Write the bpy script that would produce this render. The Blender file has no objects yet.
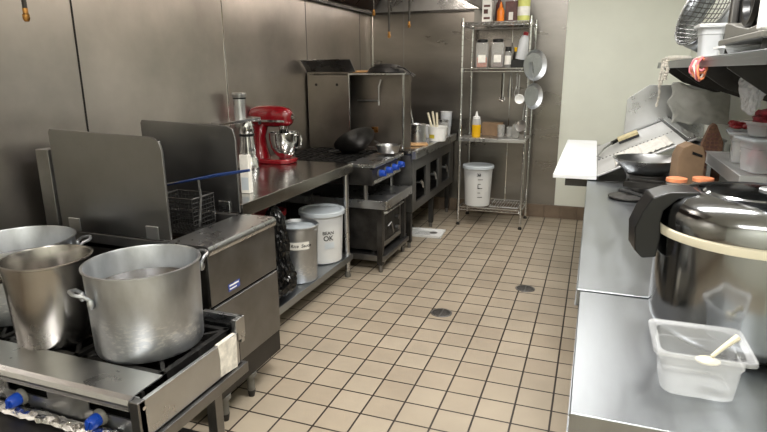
import bpy, bmesh, math, random
from mathutils import Vector, Matrix, Euler, noise
R = math.radians
random.seed(7)
sc = bpy.context.scene
COL = sc.collection

# ------------------------------------------------------------------ materials
def lin(c):
    return tuple(((v/255)/12.92 if v/255 <= .04045 else ((v/255+.055)/1.055)**2.4) for v in c)

def nodemat(name):
    m = bpy.data.materials.new(name); m.use_nodes = True
    nt = m.node_tree; b = nt.nodes['Principled BSDF']
    return m, nt, b

def pmat(name, c, rough=.5, metal=0, noise_amt=.12, scale=8, bump=0, bscale=60, coat=0, rough_var=.1, stretch=(1,1,1), trans=0, ior=1.45, spec=.5):
    """principled material whose colour and roughness are varied by object-space noise"""
    m, nt, b = nodemat(name)
    N, L = nt.nodes, nt.links
    tc = N.new('ShaderNodeTexCoord'); mp = N.new('ShaderNodeMapping'); mp.inputs['Scale'].default_value = stretch
    L.new(tc.outputs['Object'], mp.inputs['Vector'])
    nz = N.new('ShaderNodeTexNoise'); nz.inputs['Scale'].default_value = scale; nz.inputs['Detail'].default_value = 5; nz.inputs['Roughness'].default_value = .6
    L.new(mp.outputs[0], nz.inputs['Vector'])
    cr = N.new('ShaderNodeValToRGB')
    l = lin(c)
    a = [max(0, v*(1-noise_amt*1.6)) for v in l]; z = [min(1, v*(1+noise_amt)) for v in l]
    cr.color_ramp.elements[0].position = .3; cr.color_ramp.elements[1].position = .7
    cr.color_ramp.elements[0].color = (*a, 1); cr.color_ramp.elements[1].color = (*z, 1)
    L.new(nz.outputs['Fac'], cr.inputs['Fac']); L.new(cr.outputs['Color'], b.inputs['Base Color'])
    mr = N.new('ShaderNodeMapRange'); mr.inputs['From Min'].default_value = .3; mr.inputs['From Max'].default_value = .7
    mr.inputs['To Min'].default_value = max(0, rough-rough_var); mr.inputs['To Max'].default_value = min(1, rough+rough_var)
    L.new(nz.outputs['Fac'], mr.inputs['Value']); L.new(mr.outputs[0], b.inputs['Roughness'])
    b.inputs['Metallic'].default_value = metal
    b.inputs['Coat Weight'].default_value = coat
    b.inputs['Transmission Weight'].default_value = trans
    b.inputs['IOR'].default_value = ior
    b.inputs['Specular IOR Level'].default_value = spec
    if bump:
        n2 = N.new('ShaderNodeTexNoise'); n2.inputs['Scale'].default_value = bscale; n2.inputs['Detail'].default_value = 3
        L.new(mp.outputs[0], n2.inputs['Vector'])
        bp = N.new('ShaderNodeBump'); bp.inputs['Strength'].default_value = bump; bp.inputs['Distance'].default_value = .004
        L.new(n2.outputs['Fac'], bp.inputs['Height']); L.new(bp.outputs[0], b.inputs['Normal'])
    return m

def clear(name, c, alpha=.35, rough=.25):
    """thin translucent plastic"""
    m, nt, b = nodemat(name)
    b.inputs['Base Color'].default_value = (*lin(c), 1)
    b.inputs['Roughness'].default_value = rough
    b.inputs['Alpha'].default_value = alpha
    return m

def emit(name, c, s):
    m, nt, b = nodemat(name)
    b.inputs['Base Color'].default_value = (*lin(c), 1)
    b.inputs['Emission Color'].default_value = (*lin(c), 1)
    b.inputs['Emission Strength'].default_value = s
    return m

M = {}
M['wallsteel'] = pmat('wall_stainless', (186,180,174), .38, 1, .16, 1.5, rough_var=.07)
M['backsteel'] = pmat('back_wall_stainless', (132,128,123), .30, 1, .14, 1.6, rough_var=.08, stretch=(.5,1,1.6))  # base darkened to stand in for the dark reflections on this wall
M['steel'] = pmat('stainless', (192,193,194), .3, 1, .06, 6, rough_var=.08)
M['steel_dull'] = pmat('greasy_stainless', (136,135,134), .38, 1, .12, 7, rough_var=.1)
M['steel_dark'] = pmat('dark_stainless', (74,72,70), .45, .9, .25, 8, rough_var=.12)  # darker stainless tone, varied by noise
M['counter'] = pmat('brushed_counter_steel', (160,164,168), .33, 1, .06, 3, rough_var=.05, stretch=(6,1,1))
M['tablesteel'] = pmat('table_steel', (170,169,167), .2, 1, .06, 4, rough_var=.06)
M['alu'] = pmat('dull_aluminium', (186,189,193), .42, 1, .12, 12, bump=.2, bscale=45, rough_var=.08, stretch=(1,1,.5))
def mineral(m):
    nt = m.node_tree; N, L = nt.nodes, nt.links; b = N['Principled BSDF']
    src = b.inputs['Base Color'].links[0].from_socket
    tc = N.new('ShaderNodeTexCoord'); nz = N.new('ShaderNodeTexNoise'); nz.inputs['Scale'].default_value = 150; nz.inputs['Detail'].default_value = 6
    mp = N.new('ShaderNodeMapping'); mp.inputs['Scale'].default_value = (.35,.35,1); L.new(tc.outputs['Object'], mp.inputs['Vector']); L.new(mp.outputs[0], nz.inputs['Vector'])
    n2 = N.new('ShaderNodeTexNoise'); n2.inputs['Scale'].default_value = 9; L.new(tc.outputs['Object'], n2.inputs['Vector'])
    sx = N.new('ShaderNodeSeparateXYZ'); L.new(tc.outputs['Object'], sx.inputs[0])
    cr = N.new('ShaderNodeValToRGB'); e = cr.color_ramp.elements; e[0].position = .08; e[0].color = (.1,.1,.1,1); e[1].position = .16; e[1].color = (1,1,1,1)
    x1 = e.new(.35); x1.color = (1,1,1,1); x2 = e.new(.5); x2.color = (0,0,0,1)
    mu = N.new('ShaderNodeMath'); mu.operation = 'MULTIPLY'; mu.inputs[1].default_value = 3.0; L.new(sx.outputs['Z'], mu.inputs[0]); L.new(mu.outputs[0], cr.inputs['Fac'])
    th = N.new('ShaderNodeMapRange'); th.inputs['From Min'].default_value = .5; th.inputs['From Max'].default_value = .62; L.new(nz.outputs['Fac'], th.inputs['Value'])
    t2 = N.new('ShaderNodeMapRange'); t2.inputs['From Min'].default_value = .42; t2.inputs['From Max'].default_value = .58; L.new(n2.outputs['Fac'], t2.inputs['Value'])
    a = N.new('ShaderNodeMath'); a.operation = 'MULTIPLY'; L.new(th.outputs[0], a.inputs[0]); L.new(cr.outputs['Color'], a.inputs[1])
    c = N.new('ShaderNodeMath'); c.operation = 'MULTIPLY'; L.new(a.outputs[0], c.inputs[0]); L.new(t2.outputs[0], c.inputs[1])
    mx = N.new('ShaderNodeMixRGB'); mx.inputs[2].default_value = (*lin((208,208,207)),1); L.new(c.outputs[0], mx.inputs[0]); L.new(src, mx.inputs[1]); L.new(mx.outputs[0], b.inputs['Base Color'])
    m2 = N.new('ShaderNodeMath'); m2.operation = 'SUBTRACT'; m2.inputs[0].default_value = 1; m3 = N.new('ShaderNodeMath'); m3.operation = 'MULTIPLY'; m3.inputs[1].default_value = .3
    L.new(c.outputs[0], m3.inputs[0]); L.new(m3.outputs[0], m2.inputs[1]); L.new(m2.outputs[0], b.inputs['Metallic'])
mineral(M['alu'])
M['pot_steel'] = pmat('pot_stainless', (166,162,158), .24, 1, .1, 5, rough_var=.05)
M['chrome'] = pmat('chrome', (215,215,215), .1, 1, .03, 5, rough_var=.03)
M['cooker'] = pmat('cooker_steel', (158,160,162), .14, 1, .06, 3, rough_var=.03)
M['black'] = pmat('black_iron', (28,27,26), .5, .3, .4, 20, bump=.2, bscale=90)
M['blackplastic'] = pmat('black_plastic', (20,20,21), .3, 0, .02, 2, rough_var=.01)
M['rubber'] = pmat('dark_rubber', (40,38,36), .6, 0, .2, 10)
M['bag'] = pmat('black_polythene', (16,16,17), .22, 0, .2, 10, bump=.4, bscale=40)
M['blue'] = pmat('blue_plastic', (28,72,176), .3, 0, .12, 10)
M['bluerubber'] = pmat('blue_vinyl_grip', (30,52,100), .4, 0, .1, 10)
M['red'] = pmat('red_enamel', (124,10,22), .2, 0, .05, 5, coat=.6, rough_var=.03)
M['redlid'] = pmat('red_plastic', (150,20,30), .4, 0, .1, 5)
M['satin'] = pmat('satin_steel', (206,206,205), .5, .85, .06, 5)
M['shield'] = pmat('shield_stainless', (132,131,130), .36, 1, .1, 3)  # darker base puts the dim surroundings the guards reflect into the colour
M['clearpan'] = clear('clear_polypropylene', (236,238,240), .2, .2)
M['palewood'] = pmat('bleached_wood', (206,192,150), .6, 0, .2, 20)
M['white'] = pmat('white_plastic', (232,232,230), .4, 0, .04, 5)
M['cream'] = pmat('cream_plastic', (222,214,190), .4, 0, .05, 5)
M['board'] = pmat('white_cutting_board', (238,240,242), .45, 0, .04, 5)
M['paper'] = pmat('white_paper', (225,222,214), .8, 0, .08, 20)
M['ink'] = pmat('black_ink', (20,20,22), .7, 0, .1, 20)
M['flour'] = pmat('white_powder', (236,232,220), .9, 0, .05, 10)
M['cardboard'] = pmat('brown_cardboard', (132,108,84), .85, 0, .12, 12)
M['kraft'] = pmat('printed_kraft_paper', (108,80,62), .85, 0, .3, 70)
M['wood'] = pmat('pale_wood', (190,150,104), .55, 0, .25, 12, stretch=(1,6,6))
M['foil'] = pmat('crumpled_foil', (222,222,222), .18, 1, .08, 40, bump=1.0, bscale=70)
M['paint'] = pmat('white_wall_paint', (230,232,220), .6, 0, .03, 2, rough_var=.05)
M['ceiling'] = pmat('ceiling_tile', (205,202,195), .8, 0, .04, 3)
M['cove'] = pmat('base_tile', (120,104,88), .45, 0, .2, 6)
M['water'] = pmat('cloudy_water', (60,53,44), .2, 0, .1, 6)
M['oil'] = pmat('dark_frying_oil', (26,16,8), .08, 0, .1, 6)
M['yellow'] = pmat('yellow_oil', (226,176,24), .2, 0, .06, 6)
M['orange'] = pmat('orange_plastic', (226,122,30), .4, 0, .1, 6)
M['orangejar'] = pmat('orange_spice', (196,94,52), .7, 0, .3, 60)
M['lime'] = pmat('yellow_green_label', (206,208,120), .5, 0, .12, 12)
M['brown'] = pmat('brown_label', (92,56,50), .5, 0, .3, 12)
M['pink'] = pmat('pink_rubber', (214,120,128), .5, 0, .25, 30)
M['coral'] = pmat('orange_rubber', (226,140,96), .5, 0, .2, 30)
M['redstuff'] = pmat('red_tinted_plastic', (170,60,72), .4, 0, .35, 30)
M['greyplastic'] = pmat('grey_plastic', (104,102,96), .45, 0, .08, 6)
M['cloth'] = pmat('grey_film', (182,182,176), .35, 0, .1, 6, bump=.15, bscale=20)
M['rag'] = pmat('off_white_rag', (214,208,196), .8, 0, .2, 30)
M['brass'] = pmat('brass', (176,128,72), .3, 1, .15, 20)
M['hood'] = pmat('hood_stainless', (138,132,125), .38, 1, .12, 3)
M['filter'] = pmat('greasy_filter', (64,52,44), .5, .8, .3, 30)
M['clear'] = clear('clear_polycarbonate', (232,234,236), .42, .15)
M['frost'] = clear('frosted_polypropylene', (232,234,236), .62, .3)
M['glass'] = clear('jar_glass', (190,190,186), .35, .08)
M['clearlid'] = clear('translucent_lid', (206,214,220), .8, .25)
M['lamp'] = emit('lamp_diffuser', (255,249,240), 6)
M['label_blue'] = pmat('blue_label', (70,84,150), .4, 0, .2, 30)
M['label_yellow'] = pmat('yellow_label', (204,186,60), .5, 0, .2, 30)
M['scrub'] = pmat('bristles', (196,182,140), .8, 0, .3, 90)

def floor_mat():
    m, nt, b = nodemat('quarry_tiles'); N, L = nt.nodes, nt.links
    tc = N.new('ShaderNodeTexCoord'); mp = N.new('ShaderNodeMapping')
    mp.inputs['Location'].default_value = (-.0906+.165*20, -2.2579+.15765*40, 0)
    L.new(tc.outputs['Object'], mp.inputs['Vector'])
    br = N.new('ShaderNodeTexBrick'); br.offset = 0; br.squash = 1
    br.inputs['Scale'].default_value = 1; br.inputs['Brick Width'].default_value = .165; br.inputs['Row Height'].default_value = .15765
    br.inputs['Mortar Size'].default_value = .0046; br.inputs['Mortar Smooth'].default_value = .1
    br.inputs['Color1'].default_value = (*lin((174,162,143)), 1); br.inputs['Color2'].default_value = (*lin((163,150,131)), 1)
    br.inputs['Mortar'].default_value = (*lin((42,33,27)), 1)
    L.new(mp.outputs[0], br.inputs['Vector'])
    nz = N.new('ShaderNodeTexNoise'); nz.inputs['Scale'].default_value = 2.2; nz.inputs['Detail'].default_value = 8
    L.new(tc.outputs['Object'], nz.inputs['Vector'])
    mr = N.new('ShaderNodeMapRange'); mr.inputs['From Min'].default_value = .3; mr.inputs['From Max'].default_value = .7
    mr.inputs['To Min'].default_value = .84; mr.inputs['To Max'].default_value = 1.06
    L.new(nz.outputs['Fac'], mr.inputs['Value'])
    mx = N.new('ShaderNodeMixRGB'); mx.blend_type = 'MULTIPLY'; mx.inputs[0].default_value = 1
    L.new(br.outputs['Color'], mx.inputs[1]); L.new(mr.outputs[0], mx.inputs[2]); L.new(mx.outputs[0], b.inputs['Base Color'])
    b.inputs['Roughness'].default_value = .42
    bp = N.new('ShaderNodeBump'); bp.inputs['Strength'].default_value = .5; bp.inputs['Distance'].default_value = .003; bp.invert = True
    L.new(br.outputs['Fac'], bp.inputs['Height']); L.new(bp.outputs[0], b.inputs['Normal'])
    return m
M['floor'] = floor_mat()

# ------------------------------------------------------------------ mesh builder
def rotm(rx=0, ry=0, rz=0):
    return Euler((R(rx), R(ry), R(rz))).to_matrix()

class MB:
    def __init__(s): s.v = []; s.f = []
    def add(s, vs, fs):
        o = len(s.v); s.v += [tuple(v) for v in vs]; s.f += [tuple(i+o for i in f) for f in fs]; return s
    def box(s, x0, x1, y0, y1, z0, z1):
        return s.hexa([(x0,y0,z0),(x1,y0,z0),(x1,y1,z0),(x0,y1,z0),(x0,y0,z1),(x1,y0,z1),(x1,y1,z1),(x0,y1,z1)])
    def hexa(s, p):
        return s.add(p, [(0,3,2,1),(4,5,6,7),(0,1,5,4),(1,2,6,5),(2,3,7,6),(3,0,4,7)])
    def obox(s, c, size, m=None):
        m = m or Matrix.Identity(3); c = Vector(c); h = Vector(size)/2
        ps = [c + m @ Vector((a*h.x, b*h.y, d*h.z)) for d in (-1,1) for a,b in ((-1,-1),(1,-1),(1,1),(-1,1))]
        return s.hexa(ps)
    def tube(s, pts, r, n=10, closed=False, caps=True):
        pts = [Vector(p) for p in pts]; k = len(pts)
        rs = r if isinstance(r, (list, tuple)) else [r]*k
        rings = []; up = None
        for i, p in enumerate(pts):
            a = pts[i-1] if (i or closed) else p; b = pts[(i+1) % k] if (i < k-1 or closed) else p
            t = (b-a).normalized()
            if up is None:
                up = Vector((0,0,1)) if abs(t.z) < .9 else Vector((1,0,0))
            u = (up - t*up.dot(t))
            if u.length < 1e-5: u = t.orthogonal()
            u.normalize(); w = t.cross(u); up = u
            rings.append([p + (u*math.cos(2*math.pi*j/n) + w*math.sin(2*math.pi*j/n))*rs[i] for j in range(n)])
        vs = [v for g in rings for v in g]; fs = []
        for i in range(k if closed else k-1):
            a, b = i*n, ((i+1) % k)*n
            for j in range(n):
                fs.append((a+j, a+(j+1) % n, b+(j+1) % n, b+j))
        if caps and not closed:
            fs.append(tuple(reversed(range(n)))); fs.append(tuple((k-1)*n+j for j in range(n)))
        return s.add(vs, fs)
    def cyl(s, p0, p1, r0, r1=None, n=20):
        return s.tube([p0, p1], [r0, r0 if r1 is None else r1], n)
    def lathe(s, prof, c=(0,0,0), n=40, m=None):
        """profile of (r,z); r = 0 ends become points"""
        c = Vector(c); m = m or Matrix.Identity(3); vs = []; fs = []; idx = []
        for r, z in prof:
            if r <= 1e-6:
                idx.append([len(vs)]); vs.append(c + m @ Vector((0,0,z)))
            else:
                idx.append(list(range(len(vs), len(vs)+n)))
                vs += [c + m @ Vector((r*math.cos(2*math.pi*j/n), r*math.sin(2*math.pi*j/n), z)) for j in range(n)]
        for a, b in zip(idx, idx[1:]):
            for j in range(n):
                k = (j+1) % n
                if len(a) == 1 and len(b) == 1: continue
                if len(a) == 1: fs.append((a[0], b[k], b[j]))
                elif len(b) == 1: fs.append((a[j], a[k], b[0]))
                else: fs.append((a[j], a[k], b[k], b[j]))
        return s.add(vs, fs)
    def prism(s, poly, d):
        """polygon (3D points) pushed along the vector d"""
        n = len(poly); d = Vector(d); a = [Vector(p) for p in poly]
        vs = a + [p+d for p in a]
        return s.add(vs, [tuple(reversed(range(n))), tuple(range(n, 2*n))] + [(i, (i+1) % n, n+(i+1) % n, n+i) for i in range(n)])
    def ball(s, c, r, seg=16, sq=(1,1,1), jit=0, seed=0, freq=3):
        c = Vector(c); vs = []; fs = []; rings = seg//2
        for i in range(rings+1):
            th = math.pi*i/rings
            for j in range(seg):
                ph = 2*math.pi*j/seg
                d = Vector((math.sin(th)*math.cos(ph), math.sin(th)*math.sin(ph), math.cos(th)))
                k = 1 + (jit*noise.noise(d*freq + Vector((seed, seed*1.7, 0))) if jit else 0)
                vs.append(c + Vector((d.x*sq[0], d.y*sq[1], d.z*sq[2]))*r*k)
        for i in range(rings):
            for j in range(seg):
                fs.append((i*seg+j, (i+1)*seg+j, (i+1)*seg+(j+1) % seg, i*seg+(j+1) % seg))
        return s.add(vs, fs)
    def build(s, name, mat, parent=None, bevel=0, off=None, angle=35, seg=2, m=None, loc=None):
        me = bpy.data.meshes.new(name)
        off = Vector(off) if off else None
        if off is None and parent is not None and parent.get('_w'):
            off = Vector(parent['_w'])
        bm = bmesh.new()
        vv = [bm.verts.new(v) for v in s.v]
        for f in s.f:
            try: bm.faces.new([vv[i] for i in f])
            except ValueError: pass
        bmesh.ops.remove_doubles(bm, verts=bm.verts, dist=1e-5)
        bmesh.ops.recalc_face_normals(bm, faces=bm.faces)
        if off is not None: bmesh.ops.translate(bm, verts=bm.verts, vec=-off)
        bm.to_mesh(me); bm.free()
        me.materials.append(mat)
        for p in me.polygons: p.use_smooth = True
        me.set_sharp_from_angle(angle=R(angle))
        o = bpy.data.objects.new(name, me); COL.objects.link(o)
        if parent: o.parent = parent
        if loc is not None: o.location = loc
        if bevel:
            b = o.modifiers.new('bevel', 'BEVEL'); b.width = bevel; b.segments = seg; b.limit_method = 'ANGLE'; b.angle_limit = R(40)
            b.harden_normals = True
        return o

def tag(o, label=None, cat=None, group=None, kind=None):
    if label: o['label'] = label
    if cat: o['category'] = cat
    if group: o['group'] = group
    if kind: o['kind'] = kind
    return o

def thing(name, loc, label, cat, group=None, rz=0, world=False):
    """an empty at the thing's base; with world=True its parts are written in room coordinates"""
    o = bpy.data.objects.new(name, None); COL.objects.link(o); o.location = loc; o.rotation_euler = (0,0,R(rz))
    o.empty_display_size = .05
    if world: WORLD[o.name] = loc
    return tag(o, label, cat, group)
WORLD = {}
_b = MB.build
def build(s, name, mat, parent=None, bevel=0, off=None, **k):
    p = parent
    while p is not None and off is None:
        if p.name in WORLD: off = WORLD[p.name]
        p = p.parent
    return _b(s, name, mat, parent, bevel, off if off is not None else (0,0,0), **k)
MB.build = build

def struct(o): o['kind'] = 'structure'; return o

def text_obj(txt, size, mat, parent, loc, rot, name='lettering', depth=.0006, shear=0):
    cu = bpy.data.curves.new('lettering', 'FONT'); cu.body = txt; cu.size = size; cu.extrude = depth; cu.align_x = 'CENTER'; cu.align_y = 'CENTER'; cu.shear = shear
    t = bpy.data.objects.new('lettering', cu); COL.objects.link(t)
    dg = bpy.context.evaluated_depsgraph_get(); me = bpy.data.meshes.new_from_object(t.evaluated_get(dg))
    bpy.data.objects.remove(t)
    me.materials.clear(); me.materials.append(mat)
    o = bpy.data.objects.new(name, me); COL.objects.link(o); o.parent = parent; o.location = loc; o.rotation_euler = rot
    return o

# ------------------------------------------------------------------ room
XL, XR, YB, YN, ZC = -2.4, .8, 6.1, -1.6, 2.75
struct(MB().box(XL-.1, XR+.1, YN-.1, YB+.1, -.1, 0).build('floor', M['floor']))
struct(MB().box(XL-.1, XR+.1, YN-.1, YB+.1, ZC, ZC+.1).build('ceiling', M['ceiling']))
struct(MB().box(XL-.1, XL, YN-.1, YB+.1, 0, ZC).build('wall_left', M['wallsteel']))
struct(MB().box(XR, XR+.1, YN-.1, YB+.1, 0, ZC).build('wall_right', M['paint']))
struct(MB().box(XL, XR, YB, YB+.1, 0, ZC).build('wall_back', M['paint']))
struct(MB().box(XL, XR, YN-.1, YN, 0, ZC).build('wall_front', M['paint']))
XP = -.32
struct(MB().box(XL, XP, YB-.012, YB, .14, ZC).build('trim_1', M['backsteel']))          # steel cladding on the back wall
k = 2
for y, mt in ((2.17, 'black'), (3.37, 'chrome'), (4.57, 'steel_dull'), (5.78, 'steel_dull')):
    struct(MB().box(XL, XL+.003, y-.004, y+.004, .14, ZC).build('trim_%d' % k, M[mt])); k += 1
for x, mt in ((XL+.03, 'chrome'), (-2.01, 'steel_dull'), (-.84, 'chrome')):
    struct(MB().box(x-.004, x+.004, YB-.016, YB-.012, .14, ZC).build('trim_%d' % k, M[mt])); k += 1
bb = MB()
x = XL
while x < XR-.01:
    bb.box(x+.002, min(x+.163, XR), YB-.03, YB-.013, 0, .135); x += .165
bb.box(XL, XR, YB-.024, YB-.012, 0, .14)
struct(bb.build('baseboard_back', M['cove'], bevel=.002))
struct(MB().box(XL, XL+.015, YN, YB-.03, 0, .14).build('baseboard_left', M['cove']))

# two ceiling troffers over the aisle; the third, behind the camera, is added fill
for (cx, cy, lab) in ((-.2, 2.0, 'near half'), (-.35, 4.6, 'far half'), (-.2, -.5, 'start, added as unseen fill light')):
    t = thing('ceiling_light', (cx, cy, ZC-.04), 'recessed fluorescent ceiling panel over the tiled aisle, %s' % lab, 'ceiling light')
    MB().box(-.62,.62,-.02,.0,0,.04).box(-.62,.62,-.32,-.3,0,.04).box(-.62,-.6,-.3,-.02,0,.04).box(.6,.62,-.3,-.02,0,.04).build('frame', M['white'], t)
    MB().box(-.6,.6,-.3,-.02,.01,.03).build('diffuser', M['lamp'], t)

# ------------------------------------------------------------------ exhaust hood over the cooking line
hd = thing('exhaust_hood', (XL, 1.0, 2.14), 'stainless exhaust hood hanging above the cooking line', 'exhaust hood', world=True)
HZ, HX = 2.14, -1.15
MB().box(XL+.001, XL+.02, 1.0, YB-.02, HZ, ZC-.01).build('back_panel', M['hood'], hd)
MB().box(HX-.02, HX, 1.0, YB-.02, HZ, ZC-.01).build('front_panel', M['hood'], hd)
MB().box(XL+.02, HX-.02, YB-.04, YB-.02, HZ, ZC-.01).build('end_panel', M['steel'], hd)
MB().box(XL+.02, HX-.02, 1.0, 1.02, HZ, ZC-.01).build('end_panel', M['hood'], hd)
MB().box(XL+.02, HX-.02, 1.02, YB-.04, ZC-.03, ZC-.01).build('top_panel', M['hood'], hd)
for i in range(10):
    y = 1.04 + i*.5
    fb = MB()
    fb.prism([(XL+.03, y, 2.2), (XL+.03, y+.48, 2.2), (XL+.40, y+.48, 2.62), (XL+.40, y, 2.62)], (.03,0,-.03))
    for q in range(8):
        yy = y+.04+q*.055
        fb.prism([(XL+.06, yy, 2.185), (XL+.06, yy+.02, 2.185), (XL+.41, yy+.02, 2.585), (XL+.41, yy, 2.585)], (.008,0,-.008))
    fb.build('grease_filter', M['filter'], hd)
MB().box(XL+.02, HX, YB-.045, YB-.02, HZ-.012, HZ+.01).box(XL+.02, XL+.045, 1.0, YB-.04, HZ-.012, HZ+.01).build('drip_channel', M['steel_dark'], hd)
for y in (1.6, 2.9, 4.2, 5.4):
    g = MB().cyl((-1.45, y, 2.6), (-1.45, y, 2.72), .06).build('light_fitting', M['steel'], hd)
    MB().ball((-1.45, y, 2.56), .075, 20).build('bulb', M['lamp'], g)

def nozzle(x, y, z, ztop, label, bend=0):
    t = thing('fire_suppression_nozzle', (x, y, z), label, 'nozzle', 'fire suppression nozzles under the hood')
    MB().tube([(bend,0,ztop-z), (bend,0,(ztop-z)*.5), (bend*.2,0,(ztop-z)*.28), (0,0,.05)], .009, 8).build('pipe', M['steel_dark'], t)
    MB().lathe([(0,.0),(.008,.0),(.013,.010),(.013,.026),(.010,.030),(.010,.05),(0,.05)], n=16).build('nozzle_head', M['brass'], t)
nozzle(-2.12, 1.7, 1.725, 2.71, 'brass tipped nozzle hanging at the left, above the pots and fryer')
nozzle(-1.74, 4.5, 1.965, 2.71, 'short nozzle pipe over the range, furthest left of the three by the corner')
nozzle(-1.61, 4.5, 1.79, 2.71, 'longest of the three nozzle pipes hanging above the range')
nozzle(-1.44, 4.5, 1.865, 2.71, 'nozzle pipe with bent end, furthest right of the three above the range', .012)

# ------------------------------------------------------------------ hotplate on its stand (front left)
st = thing('equipment_stand', (-1.75, 1.25, 0), 'low steel stand under the burner hotplate with the stockpots', 'equipment stand', world=True)
MB().box(-2.34, -1.16, .80, 1.62, .445, .464).build('shelf_top', M['steel_dark'], st, bevel=.003)
MB().box(-1.17, -1.155, .80, 1.62, .425, .465).box(-2.34, -1.155, 1.615, 1.628, .425, .465).box(-2.34, -1.155, .79, .803, .425, .465).build('edge_rail', M['steel_dull'], st, bevel=.002)
MB().box(-2.30,-1.22,.86,1.58,.12,.14).build('undershelf', M['steel_dull'], st, bevel=.003)
for x in (-2.28, -1.2):
    for y in (.86, 1.47):
        l = MB().box(x-.02, x+.02, y-.02, y+.02, .04, .445).build('leg', M['steel_dull'], st, bevel=.002)
        MB().cyl((x,y,0),(x,y,.045),.016,n=12).build('foot', M['rubber'], l)

hp = thing('hotplate', (-1.73, 1.38, .466), 'steel gas hotplate with blue knobs carrying three large pots', 'hotplate', world=True)
MB().box(-2.30,-1.18,1.24,1.62,.466,.54).build('body', M['steel_dark'], hp, bevel=.003)
# drip ledge with rolled front edge
led = MB(); prof = [(1.245,.606),(1.12,.606),(1.103,.600),(1.095,.588),(1.097,.572),(1.108,.566)]
pr = [(-2.30, y, z) for y, z in prof] + [(-2.30, y+.004, z-.005) for y, z in reversed(prof)]
n = len(prof)
for i in range(n-1):
    a, b = prof[i], prof[i+1]
    led.hexa([(-2.30,a[0],a[1]-.005),(-1.205,a[0],a[1]-.005),(-1.205,a[0],a[1]),(-2.30,a[0],a[1]),(-2.30,b[0]+.003,b[1]-.004),(-1.205,b[0]+.003,b[1]-.004),(-1.205,b[0],b[1]),(-2.30,b[0],b[1])])
led.build('front_ledge', M['steel'], hp)
# control panel with slots cut as separate strips
cp = MB().box(-2.30,-1.19,1.125,1.13,.545,.60).box(-2.30,-1.19,1.125,1.13,.466,.515)
xs = [-2.30,-2.09,-1.96,-1.76,-1.56,-1.42,-1.235,-1.19]
cp.box(-2.30,-2.12,1.125,1.13,.515,.545).box(-1.93,-1.745,1.125,1.13,.515,.545).box(-1.57,-1.395,1.125,1.13,.515,.545).box(-1.215,-1.19,1.125,1.13,.515,.545)
cp.build('control_panel', M['steel'], hp)
MB().box(-2.29,-1.2,1.15,1.16,.467,.6).build('inner_panel', M['black'], hp)
for x in (-2.015, -1.68, -1.345):
    kb = MB().lathe([(0,0),(.026,0),(.028,.004),(.026,.012),(.022,.016),(0,.016)], (x,1.124,.505), 24, rotm(90,0,0)).build('knob', M['greyplastic'], hp)
    MB().lathe([(0,.016),(.021,.016),(.022,.022),(.019,.046),(.016,.05),(0,.05)], (x,1.124,.505), 20, rotm(90,0,0)).obox((x,1.074,.505),(.008,.012,.034),rotm(0,25,0)).build('grip', M['blue'], kb)
fo = MB(); random.seed(3)
nx = 60; rows = [(1.118,.470),(1.105,.480),(1.092,.484),(1.078,.478),(1.068,.469)]
vs = []; fs = []
for i in range(nx+1):
    x = -2.28 + i*(1.06/nx)
    for (y, z) in rows: vs.append((x, y+random.uniform(-.005,.005), z+random.uniform(-.003,.004)))
for i in range(nx):
    for j in range(4): fs.append((i*5+j, i*5+j+1, i*5+j+6, i*5+j+5))
fo.add(vs, fs); fo.build('foil_strip', M['foil'], hp, angle=8)
# side panel, end panel
MB().box(-1.185,-1.17,1.105,1.60,.472,.596).build('side_panel', M['steel'], hp, bevel=.002)
MB().hexa([(-1.205,1.10,.467),(-1.17,1.10,.467),(-1.17,1.13,.467),(-1.205,1.13,.467),(-1.205,1.10,.598),(-1.17,1.10,.598),(-1.17,1.13,.598),(-1.205,1.13,.598)]).build('corner_bracket', M['steel_dull'], hp, bevel=.003)
MB().cyl((-1.169,1.118,.575),(-1.165,1.118,.575),.006,n=10).cyl((-1.169,1.118,.47),(-1.165,1.118,.47),.006,n=10).build('bolt', M['chrome'], hp)
MB().box(-2.30,-1.345,1.625,1.645,.54,.598).box(-1.345,-1.175,1.625,1.645,.54,.645).box(-1.19,-1.17,1.59,1.645,.56,.645).build('back_rim', M['steel'], hp, bevel=.002)
tp = MB(); tp.prism([(-1.1695,1.475,.60),(-1.1695,1.585,.592),(-1.1695,1.58,.466),(-1.1695,1.478,.478),(-1.1695,1.484,.54)], (.0012,0,0)); tp.prism([(-1.185,1.48,.5975),(-1.17,1.48,.5975),(-1.17,1.582,.5975),(-1.185,1.582,.5975)], (0,0,.001))
tg = tp.build('tape_patch', M['rag'], hp); tg['label'] = 'worn strip of pale tape'
for i, x0 in enumerate((-2.29, -1.925, -1.56)):
    g = MB(); x1 = x0+.345; y0, y1 = 1.255, 1.61; z = .585
    for a, b, c, d in ((x0,x1,y0,y0+.02),(x0,x1,y1-.02,y1),(x0,x0+.022,y0,y1),(x1-.022,x1,y0,y1)): g.box(a,b,c,d,z-.03,z+.014)
    cx, cy = (x0+x1)/2, (y0+y1)/2
    for q in range(8):
        a = q*math.pi/4
        rr = .165 if q % 2 == 0 else .21
        g.obox((cx+math.cos(a)*(rr/2+.02), cy+math.sin(a)*(rr/2+.02), z+.002), (rr-.02,.014,.025), rotm(0,0,math.degrees(a)))
    g.tube([(cx+.045*math.cos(t*math.pi/8), cy+.045*math.sin(t*math.pi/8), z) for t in range(16)], .009, 6, closed=True)
    gr = g.build('grate', M['black'], hp, bevel=.002)
    MB().lathe([(0,.54),(.05,.54),(.055,.555),(.04,.57),(0,.572)], (cx,cy,0), 20).build('burner', M['black'], gr)

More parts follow.
